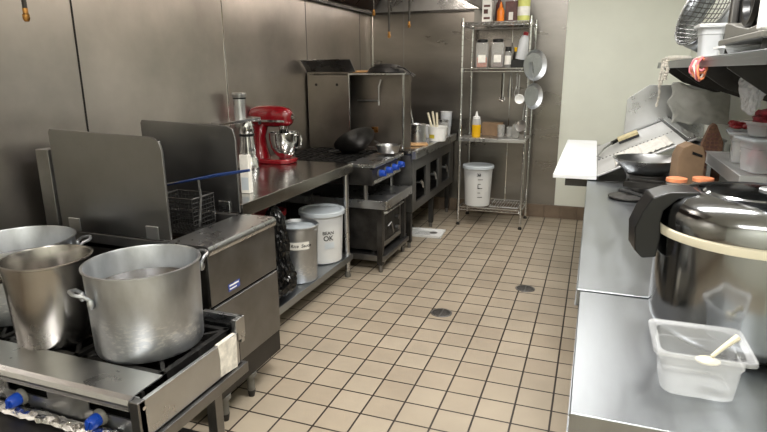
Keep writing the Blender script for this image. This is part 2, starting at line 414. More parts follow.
def pot(name, c, rb, rt, h, mat, label, group, handles=(), water=None, tilt=None, hsize=1, rivets=True):
    t = thing(name, c, label, 'pot', group)
    w = .005
    prof = [(0,0),(rb-.012,0),(rb-.003,.004),(rb,.014),(rt,h-.006),(rt+.006,h-.003),(rt+.006,h+.002),(rt-.002,h+.003),(rt-w,h-.004),(rb-w,.02),(rb-.02,.008),(0,.008)]
    MB().lathe(prof, n=64).build('vessel', mat, t)
    if water: MB().lathe([(0,water-.002),(rb-w-.0015,water-.002),(rb-w-.001,water),(0,water)], n=48).build('liquid', M['water'], t)
    for a, z, kind in handles:
        m = rotm(0,0,a); r = rb+(rt-rb)*z/h
        hb = MB(); pts = []
        if kind == 'loop':
            for q in range(-6, 7):
                u = q/6; pts.append(m @ Vector((r+.055*hsize*(1-abs(u)**3.5), u*.055*hsize, z+.012*(1-u*u))))
            hb.tube([m @ Vector((r-.002, -.055*hsize, z-.03))]+[m @ Vector((r+.006,-.055*hsize,z-.012))]+pts[1:-1]+[m @ Vector((r+.006,.055*hsize,z-.012))]+[m @ Vector((r-.002, .055*hsize, z-.03))], .0065, 8)
            for u in (-1, 1):
                hb.ball(m @ Vector((r+.004, u*.055*hsize, z-.026)), .012, 10, (1,1,1.6))
        hb.build('handle', mat, t)
    return t
pot('stockpot', (-1.418,1.432,.600), .180, .187, .30, M['alu'], 'dull aluminium stockpot on the hotplate in front of the fryer ledge', 'aluminium stockpots', [(243,.235,'loop'),(66,.27,'loop')], .215, hsize=.85)
pot('stockpot', (-2.105,1.50,.600), .192, .20, .29, M['alu'], 'aluminium stockpot behind the tall polished steel pot, against the steel wall', 'aluminium stockpots', [(50,.25,'loop'),(230,.25,'loop')], .2)
bp_ = pot('bain_marie_pot', (-1.77,1.352,.600), .130, .142, .30, M['pot_steel'], 'tall polished stainless pot between the two aluminium stockpots', None, [(215,.27,'loop')], .12, hsize=.6)

# ------------------------------------------------------------------ deep fryer
fr = thing('deep_fryer', (-1.9, 2.06, 0), 'floor standing steel deep fryer beside the prep table', 'deep fryer', world=True)
FX, FY0, FY1 = -1.43, 1.79, 2.31
MB().box(-2.24, FX-.012, FY0, FY0+.012, .13, .80).box(-2.24, FX-.012, FY1-.012, FY1, .13, .80).box(-2.24,-2.23,FY0,FY1,.13,.80).box(-2.24,FX-.012,FY0,FY1,.13,.15).build('cabinet', M['steel_dark'], fr, bevel=.002)
MB().box(FX-.012, FX, FY0, FY1, .575, .80).build('front_panel', M['steel_dull'], fr, bevel=.003)
d = MB().box(FX-.012, FX+.004, FY0+.012, FY1, .245, .565).build('door', M['steel_dull'], fr, bevel=.004)
MB().box(FX+.0035, FX+.006, FY0+.10, FY0+.175, .385, .415).build('handle_slot', M['black'], d)
MB().box(FX-.02, FX-.004, FY0, FY1, .13, .245).build('toe_panel', M['steel_dark'], fr)
MB().prism([(FX+.006,FY0,.80),(FX+.012,FY0,.812),(FX+.012,FY0,.826),(FX+.004,FY0,.838),(FX-.01,FY0,.842),(-1.625,FY0,.842),(-1.625,FY0,.80)], (0,FY1-FY0,0)).build('front_ledge', M['steel'], fr)
lb = MB().box(FX, FX+.0012, 1.91, 1.995, .60, .633).build('nameplate', M['label_blue'], fr)
MB().box(FX+.001, FX+.0018, 1.918, 1.985, .621, .628).box(FX+.001, FX+.0018, 1.918, 1.97, .606, .612).build('print', M['white'], lb)
MB().box(-2.24,-1.625,FY0,FY0+.035,.78,.842).box(-2.24,-1.625,FY1-.035,FY1,.78,.842).box(-2.24,-2.2,FY0+.035,FY1-.035,.78,.842).build('tank_rim', M['steel_dull'], fr, bevel=.002)
MB().box(-2.2,-1.63,FY0+.03,FY0+.035,.5,.80).box(-2.2,-1.63,FY1-.035,FY1-.03,.5,.80).box(-2.205,-2.2,FY0+.03,FY1-.03,.5,.80).box(-1.635,-1.63,FY0+.03,FY1-.03,.5,.84).box(-2.2,-1.63,FY0+.03,FY1-.03,.5,.505).build('tank', M['black'], fr)
MB().box(-2.195,-1.64,FY0+.04,FY1-.04,.69,.70).build('oil', M['oil'], fr)
MB().box(-2.30,-2.225,FY0-.005,FY1,.15,1.205).build('flue_riser', M['steel_dull'], fr, bevel=.003)
for x in (-2.18, -1.455):
    for y in (FY0+.06, 2.06):
        l = MB().cyl((x,y,.03),(x,y,.13),.018,.018,20).cyl((x,y,.11),(x,y,.13),.03,.03,20).build('leg', M['greyplastic'], fr)
        MB().cyl((x,y,0),(x,y,.035),.014,.02,16).build('foot', M['rubber'], l)
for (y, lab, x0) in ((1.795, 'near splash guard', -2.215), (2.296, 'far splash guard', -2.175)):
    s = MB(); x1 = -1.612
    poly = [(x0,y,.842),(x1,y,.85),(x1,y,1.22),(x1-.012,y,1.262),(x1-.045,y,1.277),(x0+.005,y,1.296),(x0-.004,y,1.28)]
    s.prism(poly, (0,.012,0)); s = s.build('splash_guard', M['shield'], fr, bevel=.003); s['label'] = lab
    for xx in (x0+.08, x1-.09):
        MB().box(xx-.03, xx+.035, y-.008, y-.0005, .846, .905).build('clip', M['steel'], s, bevel=.003)
rk = MB(); 
for i in range(14): rk.tube([(-2.13+i*.034,1.812,.853),(-2.13+i*.034,1.812,.87),(-2.13+i*.034,1.835,.875)], .006, 6)
rk.box(-2.15,-1.66,1.808,1.82,.843,.858).build('vent_grille', M['steel'], fr)

bk = thing('fryer_basket', (-1.78, 2.12, .78), 'dark wire fryer basket with long blue handle hung over the fryer', 'fryer basket', world=True)
w = MB(); bx0,bx1,by0,by1,bz0,bz1 = -1.90,-1.69,2.04,2.20,.80,.965
for i in range(11):
    x = bx0+(bx1-bx0)*i/10
    w.tube([(x,by0,bz1),(x,by0,bz0),(x,by1,bz0),(x,by1,bz1)], .0024, 4)
for i in range(9):
    y = by0+(by1-by0)*i/8
    w.tube([(bx0,y,bz1),(bx0,y,bz0),(bx1,y,bz0),(bx1,y,bz1)], .0024, 4)
for i in range(9):
    z = bz0+(bz1-bz0)*i/8
    w.tube([(bx0,by0,z),(bx1,by0,z),(bx1,by1,z),(bx0,by1,z)], .0024, 4, closed=True)
w.build('wire_mesh', M['black'], bk)
MB().tube([(bx0,by0,bz1),(bx1,by0,bz1),(bx1,by1,bz1),(bx0,by1,bz1)], .004, 6, closed=True).tube([(bx0,2.12,.965),(bx0,2.12,1.005)], .004, 6).tube([(bx0+.01,2.1,.955),(bx0,2.1,1.01),(-1.70,2.1,1.048)], .005, 8).tube([(bx1,2.1,1.05),(bx1+.005,2.1,.965),(bx1,2.08,.83)], .006, 8).build('frame', M['steel_dull'], bk)
MB().tube([(-1.875,2.1,1.012),(-1.70,2.1,1.05),(-1.6,2.1,1.072),(-1.5,2.1,1.09),(-1.41,2.1,1.107)], [.005,.006,.0075,.0075,.006], 10).build('handle', M['bluerubber'], bk)

# ------------------------------------------------------------------ prep table with undershelf
tb = thing('prep_table', (-2.02, 3.08, 0), 'long stainless prep table between the fryer and the range', 'table', world=True)
TX, TY0, TY1 = -1.645, 2.36, 3.78
MB().box(XL+.01, TX, TY0, TY1, .845, .872).box(TX-.02, TX+.004, TY0, TY1, .805, .877).box(XL+.01,TX,TY0,TY0+.02,.805,.85).box(XL+.01,TX,TY1-.02,TY1,.805,.85).build('tabletop', M['tablesteel'], tb, bevel=.004)
MB().box(XL+.01, TX-.005, TY0+.03, TY1-.02, .165, .18).box(TX-.03, TX-.0, TY0+.03, TY1-.02, .135, .183).build('undershelf', M['counter'], tb, bevel=.003)
for x in (-2.33, TX-.03):
    for y in (TY0+.07, TY1-.06):
        l = MB().cyl((x,y,.05),(x,y,.84),.02,n=20).cyl((x,y,.80),(x,y,.845),.03,n=20).cyl((x,y,.13),(x,y,.19),.028,n=20).build('leg', M['steel'], tb)
        MB().lathe([(0,0),(.02,0),(.024,.01),(.016,.055),(0,.055)], (x,y,0), 16).build('foot', M['greyplastic'], l)

# stand mixer
mx = thing('stand_mixer', (-2.225, 3.66, .8725), 'red tilt head stand mixer with steel bowl on the prep table', 'stand mixer', rz=2)
mx.scale = (1.0,1.05,1.13)
b = MB()
b.prism([(-.16,-.075,0),(-.10,-.10,0),(.10,-.10,0),(.155,-.06,0),(.165,0,0),(.155,.06,0),(.10,.10,0),(-.10,.10,0),(-.16,.075,0),(-.175,0,0)], (0,0,.03))
b.build('base', M['red'], mx, bevel=.01, seg=3)
c = MB(); sect = [(-.105,.028,.06,.075),(-.115,.10,.05,.055),(-.12,.17,.045,.05),(-.11,.225,.055,.055),(-.09,.25,.06,.055)]
rings = []
for cx, z, hx, hy in sect: rings.append([(cx+hx*math.cos(a*math.pi/10), hy*math.sin(a*math.pi/10), z) for a in range(20)])
vs = [p for r_ in rings for p in r_]; fs = [(i*20+j, i*20+(j+1) % 20, (i+1)*20+(j+1) % 20, (i+1)*20+j) for i in range(len(rings)-1) for j in range(20)] + [tuple(range(20)), tuple(80+j for j in range(20))]
c.add(vs, fs).build('column', M['red'], mx)
h = MB(); secs = [(-.19,.02,.025,.30),(-.185,.045,.045,.30),(-.15,.06,.062,.302),(-.08,.065,.07,.303),(.02,.064,.07,.302),(.09,.058,.066,.300),(.135,.048,.055,.296),(.155,.03,.036,.294),(.16,.012,.015,.294)]
rings = []
for x, hy, hz, z in secs: rings.append([(x, hy*math.copysign(abs(math.cos(a*math.pi/12))**.8, math.cos(a*math.pi/12)), z+hz*math.copysign(abs(math.sin(a*math.pi/12))**.8, math.sin(a*math.pi/12))) for a in range(24)])
vs = [p for r_ in rings for p in r_]; n = 24; m_ = len(rings)
fs = [(i*n+j, i*n+(j+1) % n, (i+1)*n+(j+1) % n, (i+1)*n+j) for i in range(m_-1) for j in range(n)] + [tuple(range(n)), tuple((m_-1)*n+j for j in range(n))]
h.add(vs, fs); hh = h.build('motor_head', M['red'], mx, angle=60)
MB().box(-.14,.13,-.072,-.066,.268,.282).box(-.14,.13,.066,.072,.268,.282).build('trim_band', M['chrome'], hh, bevel=.002)
MB().cyl((.16,0,.30),(.178,0,.30),.02,.016).build('attachment_knob', M['chrome'], hh)
MB().ball((-.07,-.07,.262),.011,12).build('speed_lever', M['blackplastic'], hh)
MB().cyl((.085,0,.185),(.085,0,.25),.03,.038,20).cyl((.085,0,.10),(.085,0,.19),.009).tube([(.085,0,.19),(.085,.04,.15),(.085,.035,.08),(.085,0,.06),(.085,-.035,.08),(.085,-.04,.15),(.085,0,.19)], .005, 8).build('beater', M['chrome'], mx)
bo = MB().lathe([(0,.032),(.045,.032),(.05,.04),(.075,.06),(.098,.10),(.108,.15),(.110,.195),(.114,.198),(.113,.201),(.106,.198),(.104,.15),(.094,.10),(.07,.065),(0,.05)], (.085,0,0), 48).build('bowl', M['chrome'], mx)
MB().tube([(.19,-.02,.18),(.232,-.02,.182),(.238,-.02,.15),(.225,-.02,.11),(.19,-.02,.10)], .006, 8).build('bowl_handle', M['chrome'], bo)

# juicer: steel feed tube through a sloping tray
ju = thing('countertop_juicer', (-2.26, 3.36, .8725), 'tall chrome feed tube machine with sloping tray beside the red mixer', 'juicer')
MB().lathe([(0,0),(.075,0),(.08,.01),(.07,.06),(.055,.09),(.058,.13),(.05,.18),(.048,.25),(0,.25)], n=32).build('motor_body', M['chrome'], ju)
MB().obox((-.035,-.08,.335),(.31,.17,.02),rotm(0,-5,62)).lathe([(.05,.25),(.055,.262),(.05,.30),(.045,.33)], n=24).build('feed_tray', M['chrome'], ju, bevel=.003)
MB().lathe([(0,.285),(.042,.285),(.042,.49),(.048,.492),(.05,.50),(.05,.515),(.044,.522),(0,.522)], (-.04,0,0), 28).build('feed_tube', M['steel'], ju)
MB().lathe([(.0435,.478),(.0445,.478),(.0445,.488),(.0435,.488)], (-.04,0,0), 28).build('seal_ring', M['blackplastic'], ju)
MB().lathe([(.046,.225),(.053,.225),(.053,.242),(.046,.242)], n=28).build('collar', M['blackplastic'], ju)

# white carton behind far splash guard
ct = thing('salt_carton', (-1.79, 2.63, .8725), 'narrow white carton on the prep table beside the far splash guard', 'carton', rz=8)
MB().box(-.026,.026,-.02,.02,0,.215).build('box', M['paper'], ct, bevel=.003)
MB().box(-.02,.02,-.0212,-.0202,.02,.09).build('printed_panel', M['clearlid'], ct)
MB().box(-.015,.015,-.01,.01,.215,.222).build('spout', M['steel'], ct)

# under the table: can, bucket, red lidded tub, black bag
can = thing('metal_can', (-1.775, 3.15, .1835), 'ribbed galvanised metal can with paper strip label under the prep table', 'metal can')
MB().lathe([(0,0),(.118,0),(.12,.006),(.134,.36),(.140,.366),(.141,.374),(.134,.377),(.129,.37),(.116,.012),(0,.012)], n=56).build('vessel', M['alu'], can)
MB().lathe([(0,.33),(.127,.33),(.1275,.332),(0,.333)], n=40).build('film', M['cloth'], can)
random.seed(5)
flm = MB().ball((0,0,.345), .125, 26, (1,1,.22), jit=.25, seed=4, freq=5).build('plastic_liner', M['clearlid'], can)
def wrap(r, a0, a1, z0, z1, n=14, slope=0, t=.0012):
    """a label wrapped on a round wall"""
    mb = MB(); vs = []; fs = []
    for i in range(n+1):
        a = R(a0+(a1-a0)*i/n); dz = slope*(i/n-.5)
        for rr, z in ((r,z0+dz),(r+t,z0+dz),(r+t,z1+dz),(r,z1+dz)): vs.append((rr*math.cos(a), rr*math.sin(a), z))
    for i in range(n):
        for j in range(4): fs.append((i*4+j, i*4+(j+1) % 4, i*4+4+(j+1) % 4, i*4+4+j))
    fs += [(0,1,2,3), tuple(n*4+j for j in (3,2,1,0))]
    return mb.add(vs, fs)
lab = wrap(.1300, -88, -28, .235, .285, slope=-.0).build('paper_label', M['paper'], can)
def curved_text(txt, size, r, amid, z, parent, mat=M['ink'], shear=0, name='handwriting'):
    cu = bpy.data.curves.new('lettering', 'FONT'); cu.body = txt; cu.size = size; cu.extrude = 0; cu.align_x = 'CENTER'; cu.align_y = 'CENTER'; cu.shear = shear; cu.offset = size*.02
    t = bpy.data.objects.new('lettering', cu); COL.objects.link(t)
    dg = bpy.context.evaluated_depsgraph_get(); me = bpy.data.meshes.new_from_object(t.evaluated_get(dg)); bpy.data.objects.remove(t)
    for v in me.vertices:
        a = R(amid) + v.co.x/r; zz = v.co.y
        v.co = (r*math.cos(a), r*math.sin(a), z+zz)
    me.materials.clear(); me.materials.append(mat)
    o = bpy.data.objects.new(name, me); COL.objects.link(o); o.parent = parent
    return o
curved_text('B Rice  Sauce', .030, .1320, -58, .260, lab, shear=.2)

def bucket(c, rb, rt, h, label, fill, name='food_bucket', rz=0, group=None, lidc='clearlid', fillr=None):
    t = thing(name, c, label, 'bucket', group, rz=rz)
    MB().lathe([(0,0),(rb-.01,0),(rb,.008),(rt,h),(rt+.006,h),(rt+.006,h-.02),(rt+.001,h-.024)], n=56).build('tub', M['frost'], t)
    q = fill/h
    MB().lathe([(0,.006),(rb-.006,.006),(rb+(rt-rb)*q-.006,fill-.01),(rb+(rt-rb)*q-.03,fill),(0,fill+.012)], n=48).build('contents', M['flour'], t)
    MB().lathe([(0,h+.006),(rt-.02,h+.006),(rt-.012,h+.014),(rt+.008,h+.014),(rt+.013,h+.008),(rt+.013,h-.016),(rt+.009,h-.016),(rt+.007,h),(0,h)], n=56).build('lid', M[lidc], t)
    return t
b1 = bucket((-1.80, 3.56, .1835), .14, .155, .37, 'white lidded bucket with black stencilled label under the prep table', .25)
wrap(.1475, -58, -30, .12, .165).build('care_label', M['clearlid'], b1)
curved_text('BEAN', .034, .1508, -47, .235, b1, name='print')
curved_text('OK', .05, .1500, -47, .195, b1, name='print')
b2 = thing('food_bucket', (-2.13, 3.36, .1835), 'bucket with a dark red lid behind the metal can', 'bucket')
MB().lathe([(0,0),(.11,0),(.125,.37),(.115,.37),(0,.36)], n=40).build('tub', M['frost'], b2)
MB().lathe([(.0,.375),(.10,.378),(.11,.392),(.13,.392),(.134,.38),(.134,.362),(.128,.362),(.126,.372)], n=40).build('lid', M['redlid'], b2)

bg = MB(); random.seed(2)
bm = bmesh.new(); bmesh.ops.create_icosphere(bm, subdivisions=5, radius=1)
for v in bm.verts:
    d = v.co.copy()
    n1 = noise.noise(d*2.2+Vector((3,1,2))); n2 = abs(noise.noise(d*5+Vector((1,5,2)))); n3 = abs(noise.noise(d*12))
    k = 1+.22*n1-.30*n2-.14*n3
    z = d.z
    wd = .52+.65*max(0,-z)
    v.co = Vector((d.x*.13*k*wd*1.25, d.y*.105*k*wd*1.6, z*.29*(1+.1*n1)))
zb = min(v.co.z for v in bm.verts)
for v in bm.verts:
    v.co.z = max(v.co.z - zb, 0)
bm.verts.ensure_lookup_table()
me = bpy.data.meshes.new('trash_bag'); bm.to_mesh(me); bm.free(); me.materials.append(M['bag'])
for p in me.polygons: p.use_smooth = False
o = bpy.data.objects.new('trash_bag', me); COL.objects.link(o); o.location = (-1.725, 2.79, .1835)
tag(o, 'crumpled black plastic bag slumped under the prep table beside the metal can', 'bag')

# ------------------------------------------------------------------ range with blue knobs, stand and box below
ra = thing('gas_range', (-1.95, 4.18, .55), 'dark steel gas range top with four blue knobs', 'range', world=True)
RX, RY0, RY1 = -1.51, 3.83, 4.50
MB().box(XL+.04, RX-.02, RY0, RY1, .70, .845).build('body', M['steel_dark'], ra, bevel=.003)
MB().box(RX-.03, RX, RY0, RY1, .70, .82).build('control_panel', M['steel_dark'], ra, bevel=.003)
MB().box(-1.72, RX+.03, RY0-.005, RY1, .835, .862).build('front_ledge', M['steel'], ra, bevel=.006)
for y in (3.97, 4.12, 4.27, 4.42):
    kb = MB().cyl((RX,y,.775),(RX+.012,y,.775),.03,n=20).build('knob', M['greyplastic'], ra)
    MB().lathe([(0,.0),(.027,.0),(.028,.012),(.022,.042),(0,.044)], (RX+.012,y,.775), 18, rotm(0,90,0)).obox((RX+.056,y,.775),(.012,.009,.044),rotm(20,0,0)).build('grip', M['blue'], kb)
MB().box(RX-.002, RX+.004, RY0+.03, RY1-.02, .705, .735).build('foil_strip', M['foil'], ra)
for i in range(2):
    for j in range(2):
        g = MB(); x0 = XL+.06+i*.30; y0 = RY0+.02+j*.32; x1, y1 = x0+.29, y0+.31; z = .87
        for a,b,c,d in ((x0,x1,y0,y0+.018),(x0,x1,y1-.018,y1),(x0,x0+.018,y0,y1),(x1-.018,x1,y0,y1)): g.box(a,b,c,d,z-.03,z)
        for q in range(4): g.box(x0+.05+q*.055,x0+.064+q*.055,y0,y1,z-.018,z+.004)
        cx, cy = (x0+x1)/2, (y0+y1)/2
        g.box(x0,x1,cy-.007,cy+.007,z-.018,z+.004)
        gg = g.build('grate', M['black'], ra, bevel=.002)
        MB().lathe([(0,.84),(.05,.84),(.05,.85),(.03,.858),(0,.858)], (cx,cy,0), 18).build('burner', M['black'], gg)
for x in (XL+.12, RX-.07):
    for y in (RY0+.04, RY1-.05):
        MB().cyl((x,y,.582),(x,y,.70),.018,n=14).build('leg', M['steel_dull'], ra)

rs = thing('equipment_stand', (-1.9, 4.2, 0), 'dark steel stand with worn tray top below the gas range', 'equipment stand', world=True)
MB().box(XL+.04, -1.41, 3.86, 4.50, .562, .58).box(-1.425,-1.405,3.86,4.50,.515,.585).box(XL+.04,-1.41,3.855,3.87,.515,.583).build('tray_top', M['steel'], rs, bevel=.004)
MB().box(XL+.04, -1.43, 3.89, 4.49, .118, .132).box(-1.46,-1.43,3.89,4.49,.10,.135).box(XL+.04,-1.43,3.885,3.90,.09,.137).build('lower_shelf', M['steel_dull'], rs, bevel=.003)
for x in (XL+.09, -1.475):
    for y in (3.905, 4.455):
        l = MB().box(x-.022, x+.022, y-.022, y+.022, .06, .562).build('leg', M['steel_dark'], rs, bevel=.002)
        MB().cyl((x,y,0),(x,y,.065),.016,n=12).build('foot', M['steel_dull'], l)
ov = thing('countertop_oven', (-1.85, 4.2, .1325), 'small dark oven box with barred door on the lower shelf', 'oven', world=True)
MB().box(-2.28, -1.50, 3.935, 4.42, .16, .50).build('body', M['steel_dark'], ov, bevel=.004)
dr = MB().box(-1.502,-1.48,3.94,4.42,.17,.49).build('door', M['black'], ov, bevel=.003)
MB().box(-1.482,-1.474,3.96,4.40,.435,.475).box(-1.482,-1.474,3.96,4.40,.185,.22).box(-1.482,-1.474,3.96,3.99,.22,.435).box(-1.482,-1.474,4.37,4.40,.22,.435).build('door_frame', M['steel_dull'], dr)
MB().tube([(-1.478,3.98,.46),(-1.45,3.985,.465),(-1.45,4.38,.465),(-1.478,4.385,.46)], .009, 8).build('handle', M['steel'], dr)
MB().tube([(-1.478,4.08,.33),(-1.455,4.10,.36),(-1.45,4.14,.27),(-1.478,4.18,.30)], .008, 8).cyl((-1.478,4.28,.36),(-1.45,4.28,.36),.02,n=12).cyl((-1.478,4.28,.27),(-1.45,4.28,.27),.02,n=12).build('latch', M['steel_dull'], dr)
for x in (-2.2,-1.56):
    for y in (3.98,4.37): MB().cyl((x,y,.133),(x,y,.162),.018,n=12).build('foot', M['rubber'], ov)

# shielded niche behind the range
ni = thing('heat_shield_cabinet', (-1.95, 4.7, .87), 'tall steel shield cabinet with open niche behind the range', 'cabinet', world=True)
NY = 4.53
MB().box(-2.385,-1.995,NY,NY+.015,.872,1.525).build('front_panel', M['hood'], ni, bevel=.002)
MB().box(-2.385,-2.37,NY+.015,4.75,.872,1.525).build('side_panel', M['steel_dull'], ni, bevel=.002)
MB().box(-2.37,-1.50,4.735,4.75,.872,1.525).build('back_panel', M['hood'], ni)
MB().box(-2.365,-1.483,NY,4.75,1.50,1.516).build('top_shelf', M['steel'], ni, bevel=.003)
MB().prism([(-2.385,NY,1.525),(-2.385,NY+.01,1.53),(-2.385,4.425,1.63),(-2.385,4.415,1.625)], (.46,0,0)).build('sloping_lip', M['steel'], ni)
MB().cyl((-1.497,NY-.004,.875),(-1.497,NY-.004,1.50),.009,n=10).cyl((-1.985,NY-.004,.875),(-1.985,NY-.004,1.50),.007,n=10).build('post', M['chrome'], ni)
for x in (-2.30,-2.10): MB().cyl((x,NY-.003,1.42),(x,NY+.001,1.42),.012,n=12).build('bolt', M['black'], ni)
MB().tube([(-1.98,NY+.17,1.28),(-1.78,NY+.17,1.28),(-1.78,NY+.17,1.40),(-1.76,NY+.17,1.46)], .008, 8).tube([(-1.78,NY+.17,1.28),(-1.78,NY+.17,1.24)], .008, 8).build('gas_pipe', M['steel'], ni)
MB().box(-1.86,-1.80,NY+.19,NY+.2,1.0,1.05).build('plate', M['brass'], ni)

def tool(name, label, cat, p0, p1, r, mat, head=None, group=None, headmat=None):
    t = thing(name, p0, label, cat, group, world=True)
    MB().tube([p0, p1], r, 8).build('handle', mat, t)
    if head: head(t)
    return t
NZ = 1.516
wk = thing('wok', (-1.68, 4.72, NZ), 'soot black wok upside down on the niche shelf', 'wok', world=True)
MB().lathe([(.17,0),(.172,.004),(.15,.035),(.10,.062),(.05,.073),(0,.075),],(-1.68,4.64,NZ+.002),36).build('bowl', M['black'], wk)
MB().tube([(-1.56,4.56,NZ+.045),(-1.48,4.52,NZ+.03),(-1.41,4.48,NZ-.012)], .011, 8).build('handle', M['black'], wk)
sp = thing('wooden_spoon', (-1.95, 4.60, NZ), 'wooden spoon lying along the niche shelf edge', 'spoon', world=True)
MB().tube([(-1.96,4.56,NZ+.012),(-1.80,4.56,NZ+.014)], .009, 8).ball((-1.74,4.56,NZ+.014), .04, 14, (1.3,.6,.28)).build('spoon', M['wood'], sp)
tg = thing('tongs', (-1.52, 4.60, NZ), 'dark metal tongs hanging over the niche shelf end', 'tongs', world=True)
MB().tube([(-1.62,4.545,NZ+.05),(-1.50,4.505,NZ+.03),(-1.39,4.47,NZ-.03)], .007, 6).tube([(-1.60,4.60,NZ+.05),(-1.50,4.53,NZ+.035),(-1.385,4.49,NZ-.02)], .007, 6).build('arms', M['steel_dull'], tg)

# pans on range
w2 = thing('wok', (-1.80, 4.20, .875), 'dark steel wok resting tilted on the range burners', 'wok', world=True)
mm = rotm(0,-38,-35)
MB().lathe([(0,0),(.05,.004),(.11,.028),(.155,.065),(.175,.095),(.177,.098),(.172,.098),(.15,.068),(.10,.035),(0,.010)], (-1.78,4.22,.912), 40, mm).build('bowl', M['steel_dark'], w2)
MB().tube([(-1.93,4.17,.905),(-2.0,4.12,.90)], [.012,.014], 10).build('handle', M['black'], w2)
fp = thing('saucepan', (-1.62, 4.38, .875), 'shallow bright saucepan on the range beside the tilted wok', 'pan', world=True)
MB().lathe([(0,0),(.08,0),(.085,.006),(.10,.058),(.104,.060),(.104,.064),(.096,.06),(.082,.010),(0,.008)], (-1.575,4.37,.878), 36).build('vessel', M['steel'], fp)
MB().tube([(-1.655,4.43,.928),(-1.74,4.495,.95)], .009, 8).build('handle', M['steel_dull'], fp)

# ------------------------------------------------------------------ steam table
sm = thing('steam_table', (-1.9, 5.3, 0), 'open base steam table with framed openings beyond the gas range', 'steam table', world=True)
SX, SY0, SY1 = -1.42, 4.56, 6.05
MB().box(XL+.02, SX, SY0, SY1, .83, .868).build('top', M['tablesteel'], sm, bevel=.004)
MB().box(SX-.01, SX+.035, SY0-.01, SY1, .80, .872).build('front_ledge', M['steel'], sm, bevel=.006)
ff = MB().box(SX-.02, SX, SY0, SY1, .69, .80).box(SX-.02, SX, SY0, SY1, .33, .40)
for y0, y1 in ((SY0,SY0+.10),(SY0+.42,SY0+.56),(SY0+.86,SY0+1.0),(SY0+1.32,SY1)): ff.box(SX-.02, SX, y0, y1, .40, .69)
ff.build('front_frame', M['steel_dull'], sm, bevel=.003)
MB().box(XL+.02, SX-.02, SY0, SY0+.012, .33, .83).build('side_panel', M['steel_dull'], sm)
MB().box(XL+.02, SX-.02, SY1-.012, SY1, .33, .83).build('side_panel', M['steel_dull'], sm)
MB().box(XL+.02, SX-.02, SY0+.012, SY1-.012, .33, .345).build('base_shelf', M['steel_dark'], sm)
for k_, yy in enumerate((SY0+.26, SY0+.71, SY0+1.16)):
    v = MB().cyl((SX-.08,yy,.55),(SX+.006,yy,.55),.014,n=12).tube([(SX+.006,yy-.03,.58),(SX+.012,yy,.55),(SX+.006,yy+.04,.50)], .009, 8).build('valve', M['steel'], sm)
for x in (XL+.08, SX-.04):
    for y in (SY0+.03, SY0+.75, SY1-.08):
        l = MB().box(x-.022, x+.022, y-.022, y+.022, .05, .33).build('leg', M['steel_dark'], sm, bevel=.002)
        MB().cyl((x,y,0),(x,y,.055),.015,n=12).build('foot', M['steel_dull'], l)
MB().tube([(SX-.22,4.9,.33),(SX-.22,4.9,.06),(SX-.22,4.98,.03),(SX-.22,5.2,.03)], .03, 12).build('drain_pipe', M['black'], sm)

SZ = .872
cb = MB().box(-.13,.13,-.05,.05,0,.018); o = cb.build('cutting_board', M['wood'], bevel=.003); o.location = (-1.53, 4.93, SZ); o.rotation_euler = (0,0,R(20)); tag(o, 'small wooden board on the steam table in front of the utensil pots', 'cutting board')
up = thing('steel_canister', (-1.56, 5.15, SZ), 'round steel canister holding ladles on the steam table', 'canister')
MB().lathe([(0,0),(.075,0),(.08,.006),(.08,.165),(.085,.17),(.08,.173),(.075,.165),(.072,.01),(0,.01)], n=32).lathe([(.0805,.11),(.083,.112),(.083,.118),(.0805,.12)], n=32).build('vessel', M['steel'], up)
tool('ladle', 'dark handled ladle standing up in the steel canister', 'ladle', (-1.57,5.15,SZ+.015), (-1.635,5.12,1.235), .009, M['steel'])
wt = thing('utensil_tub', (-1.41, 5.32, SZ), 'white tub with a yellow green label holding utensils on the steam table', 'tub')
MB().lathe([(0,0),(.075,0),(.08,.004),(.09,.13),(.096,.132),(.096,.142),(.088,.142),(.078,.01),(0,.01)], n=36).build('tub', M['white'], wt)
wrap(.0835, -140, -95, .03, .11).build('label_patch', M['label_yellow'], wt)
for i, (dx, dy, h) in enumerate(((-.09,-.01,.27),(-.05,.01,.28),(-.005,.0,.27))):
    tool('spatula', 'pale handled utensil in the white tub, %s of the three' % ('leftmost','middle','rightmost')[i], 'utensil', (-1.40+dx*.3,5.32+dy,SZ+.012), (-1.41+dx,5.30+dy,SZ+h), .011, M['cream'], group='utensils in the white tub')
jr = thing('glass_jar', (-1.43, 5.62, SZ), 'steel rimmed glass jar on the steam table next to the utensil tub', 'jar')
MB().lathe([(0,0),(.05,0),(.055,.01),(.055,.14),(.045,.16),(.045,.175),(.04,.17),(.048,.14),(.048,.012),(0,.01)], n=28).build('vessel', M['glass'], jr)
MB().lathe([(.046,.16),(.052,.16),(.052,.18),(0,.182)], n=28).build('lid', M['steel'], jr)
dc = thing('plastic_cup_stack', (-1.30, 5.72, .0), 'x', 'cup')
bpy.data.objects.remove(dc)
for i, (x, y, h, lab) in enumerate(((-1.58,5.58,.12,'short clear tub on the steam table behind the glass jar'), (-1.46,5.86,.24,'tall stack of clear cups at the far end of the steam table'))):
    c = thing('plastic_tub' if i == 0 else 'cup_stack', (x, y, SZ), lab, 'tub' if i == 0 else 'cups')
    MB().lathe([(0,0),(.045,0),(.06,h),(.064,h),(.064,h+.006),(.056,h+.004),(.042,.006),(0,.006)], n=28).build('wall', M['frost'], c)
    if i:
        for q in range(6): MB().lathe([(.052+.001*q,h*.4+q*.022),(.061,h*.4+q*.022),(.061,h*.4+.006+q*.022),(.052,h*.4+.006+q*.022)], n=28).build('cup_rim', M['clearlid'], c)

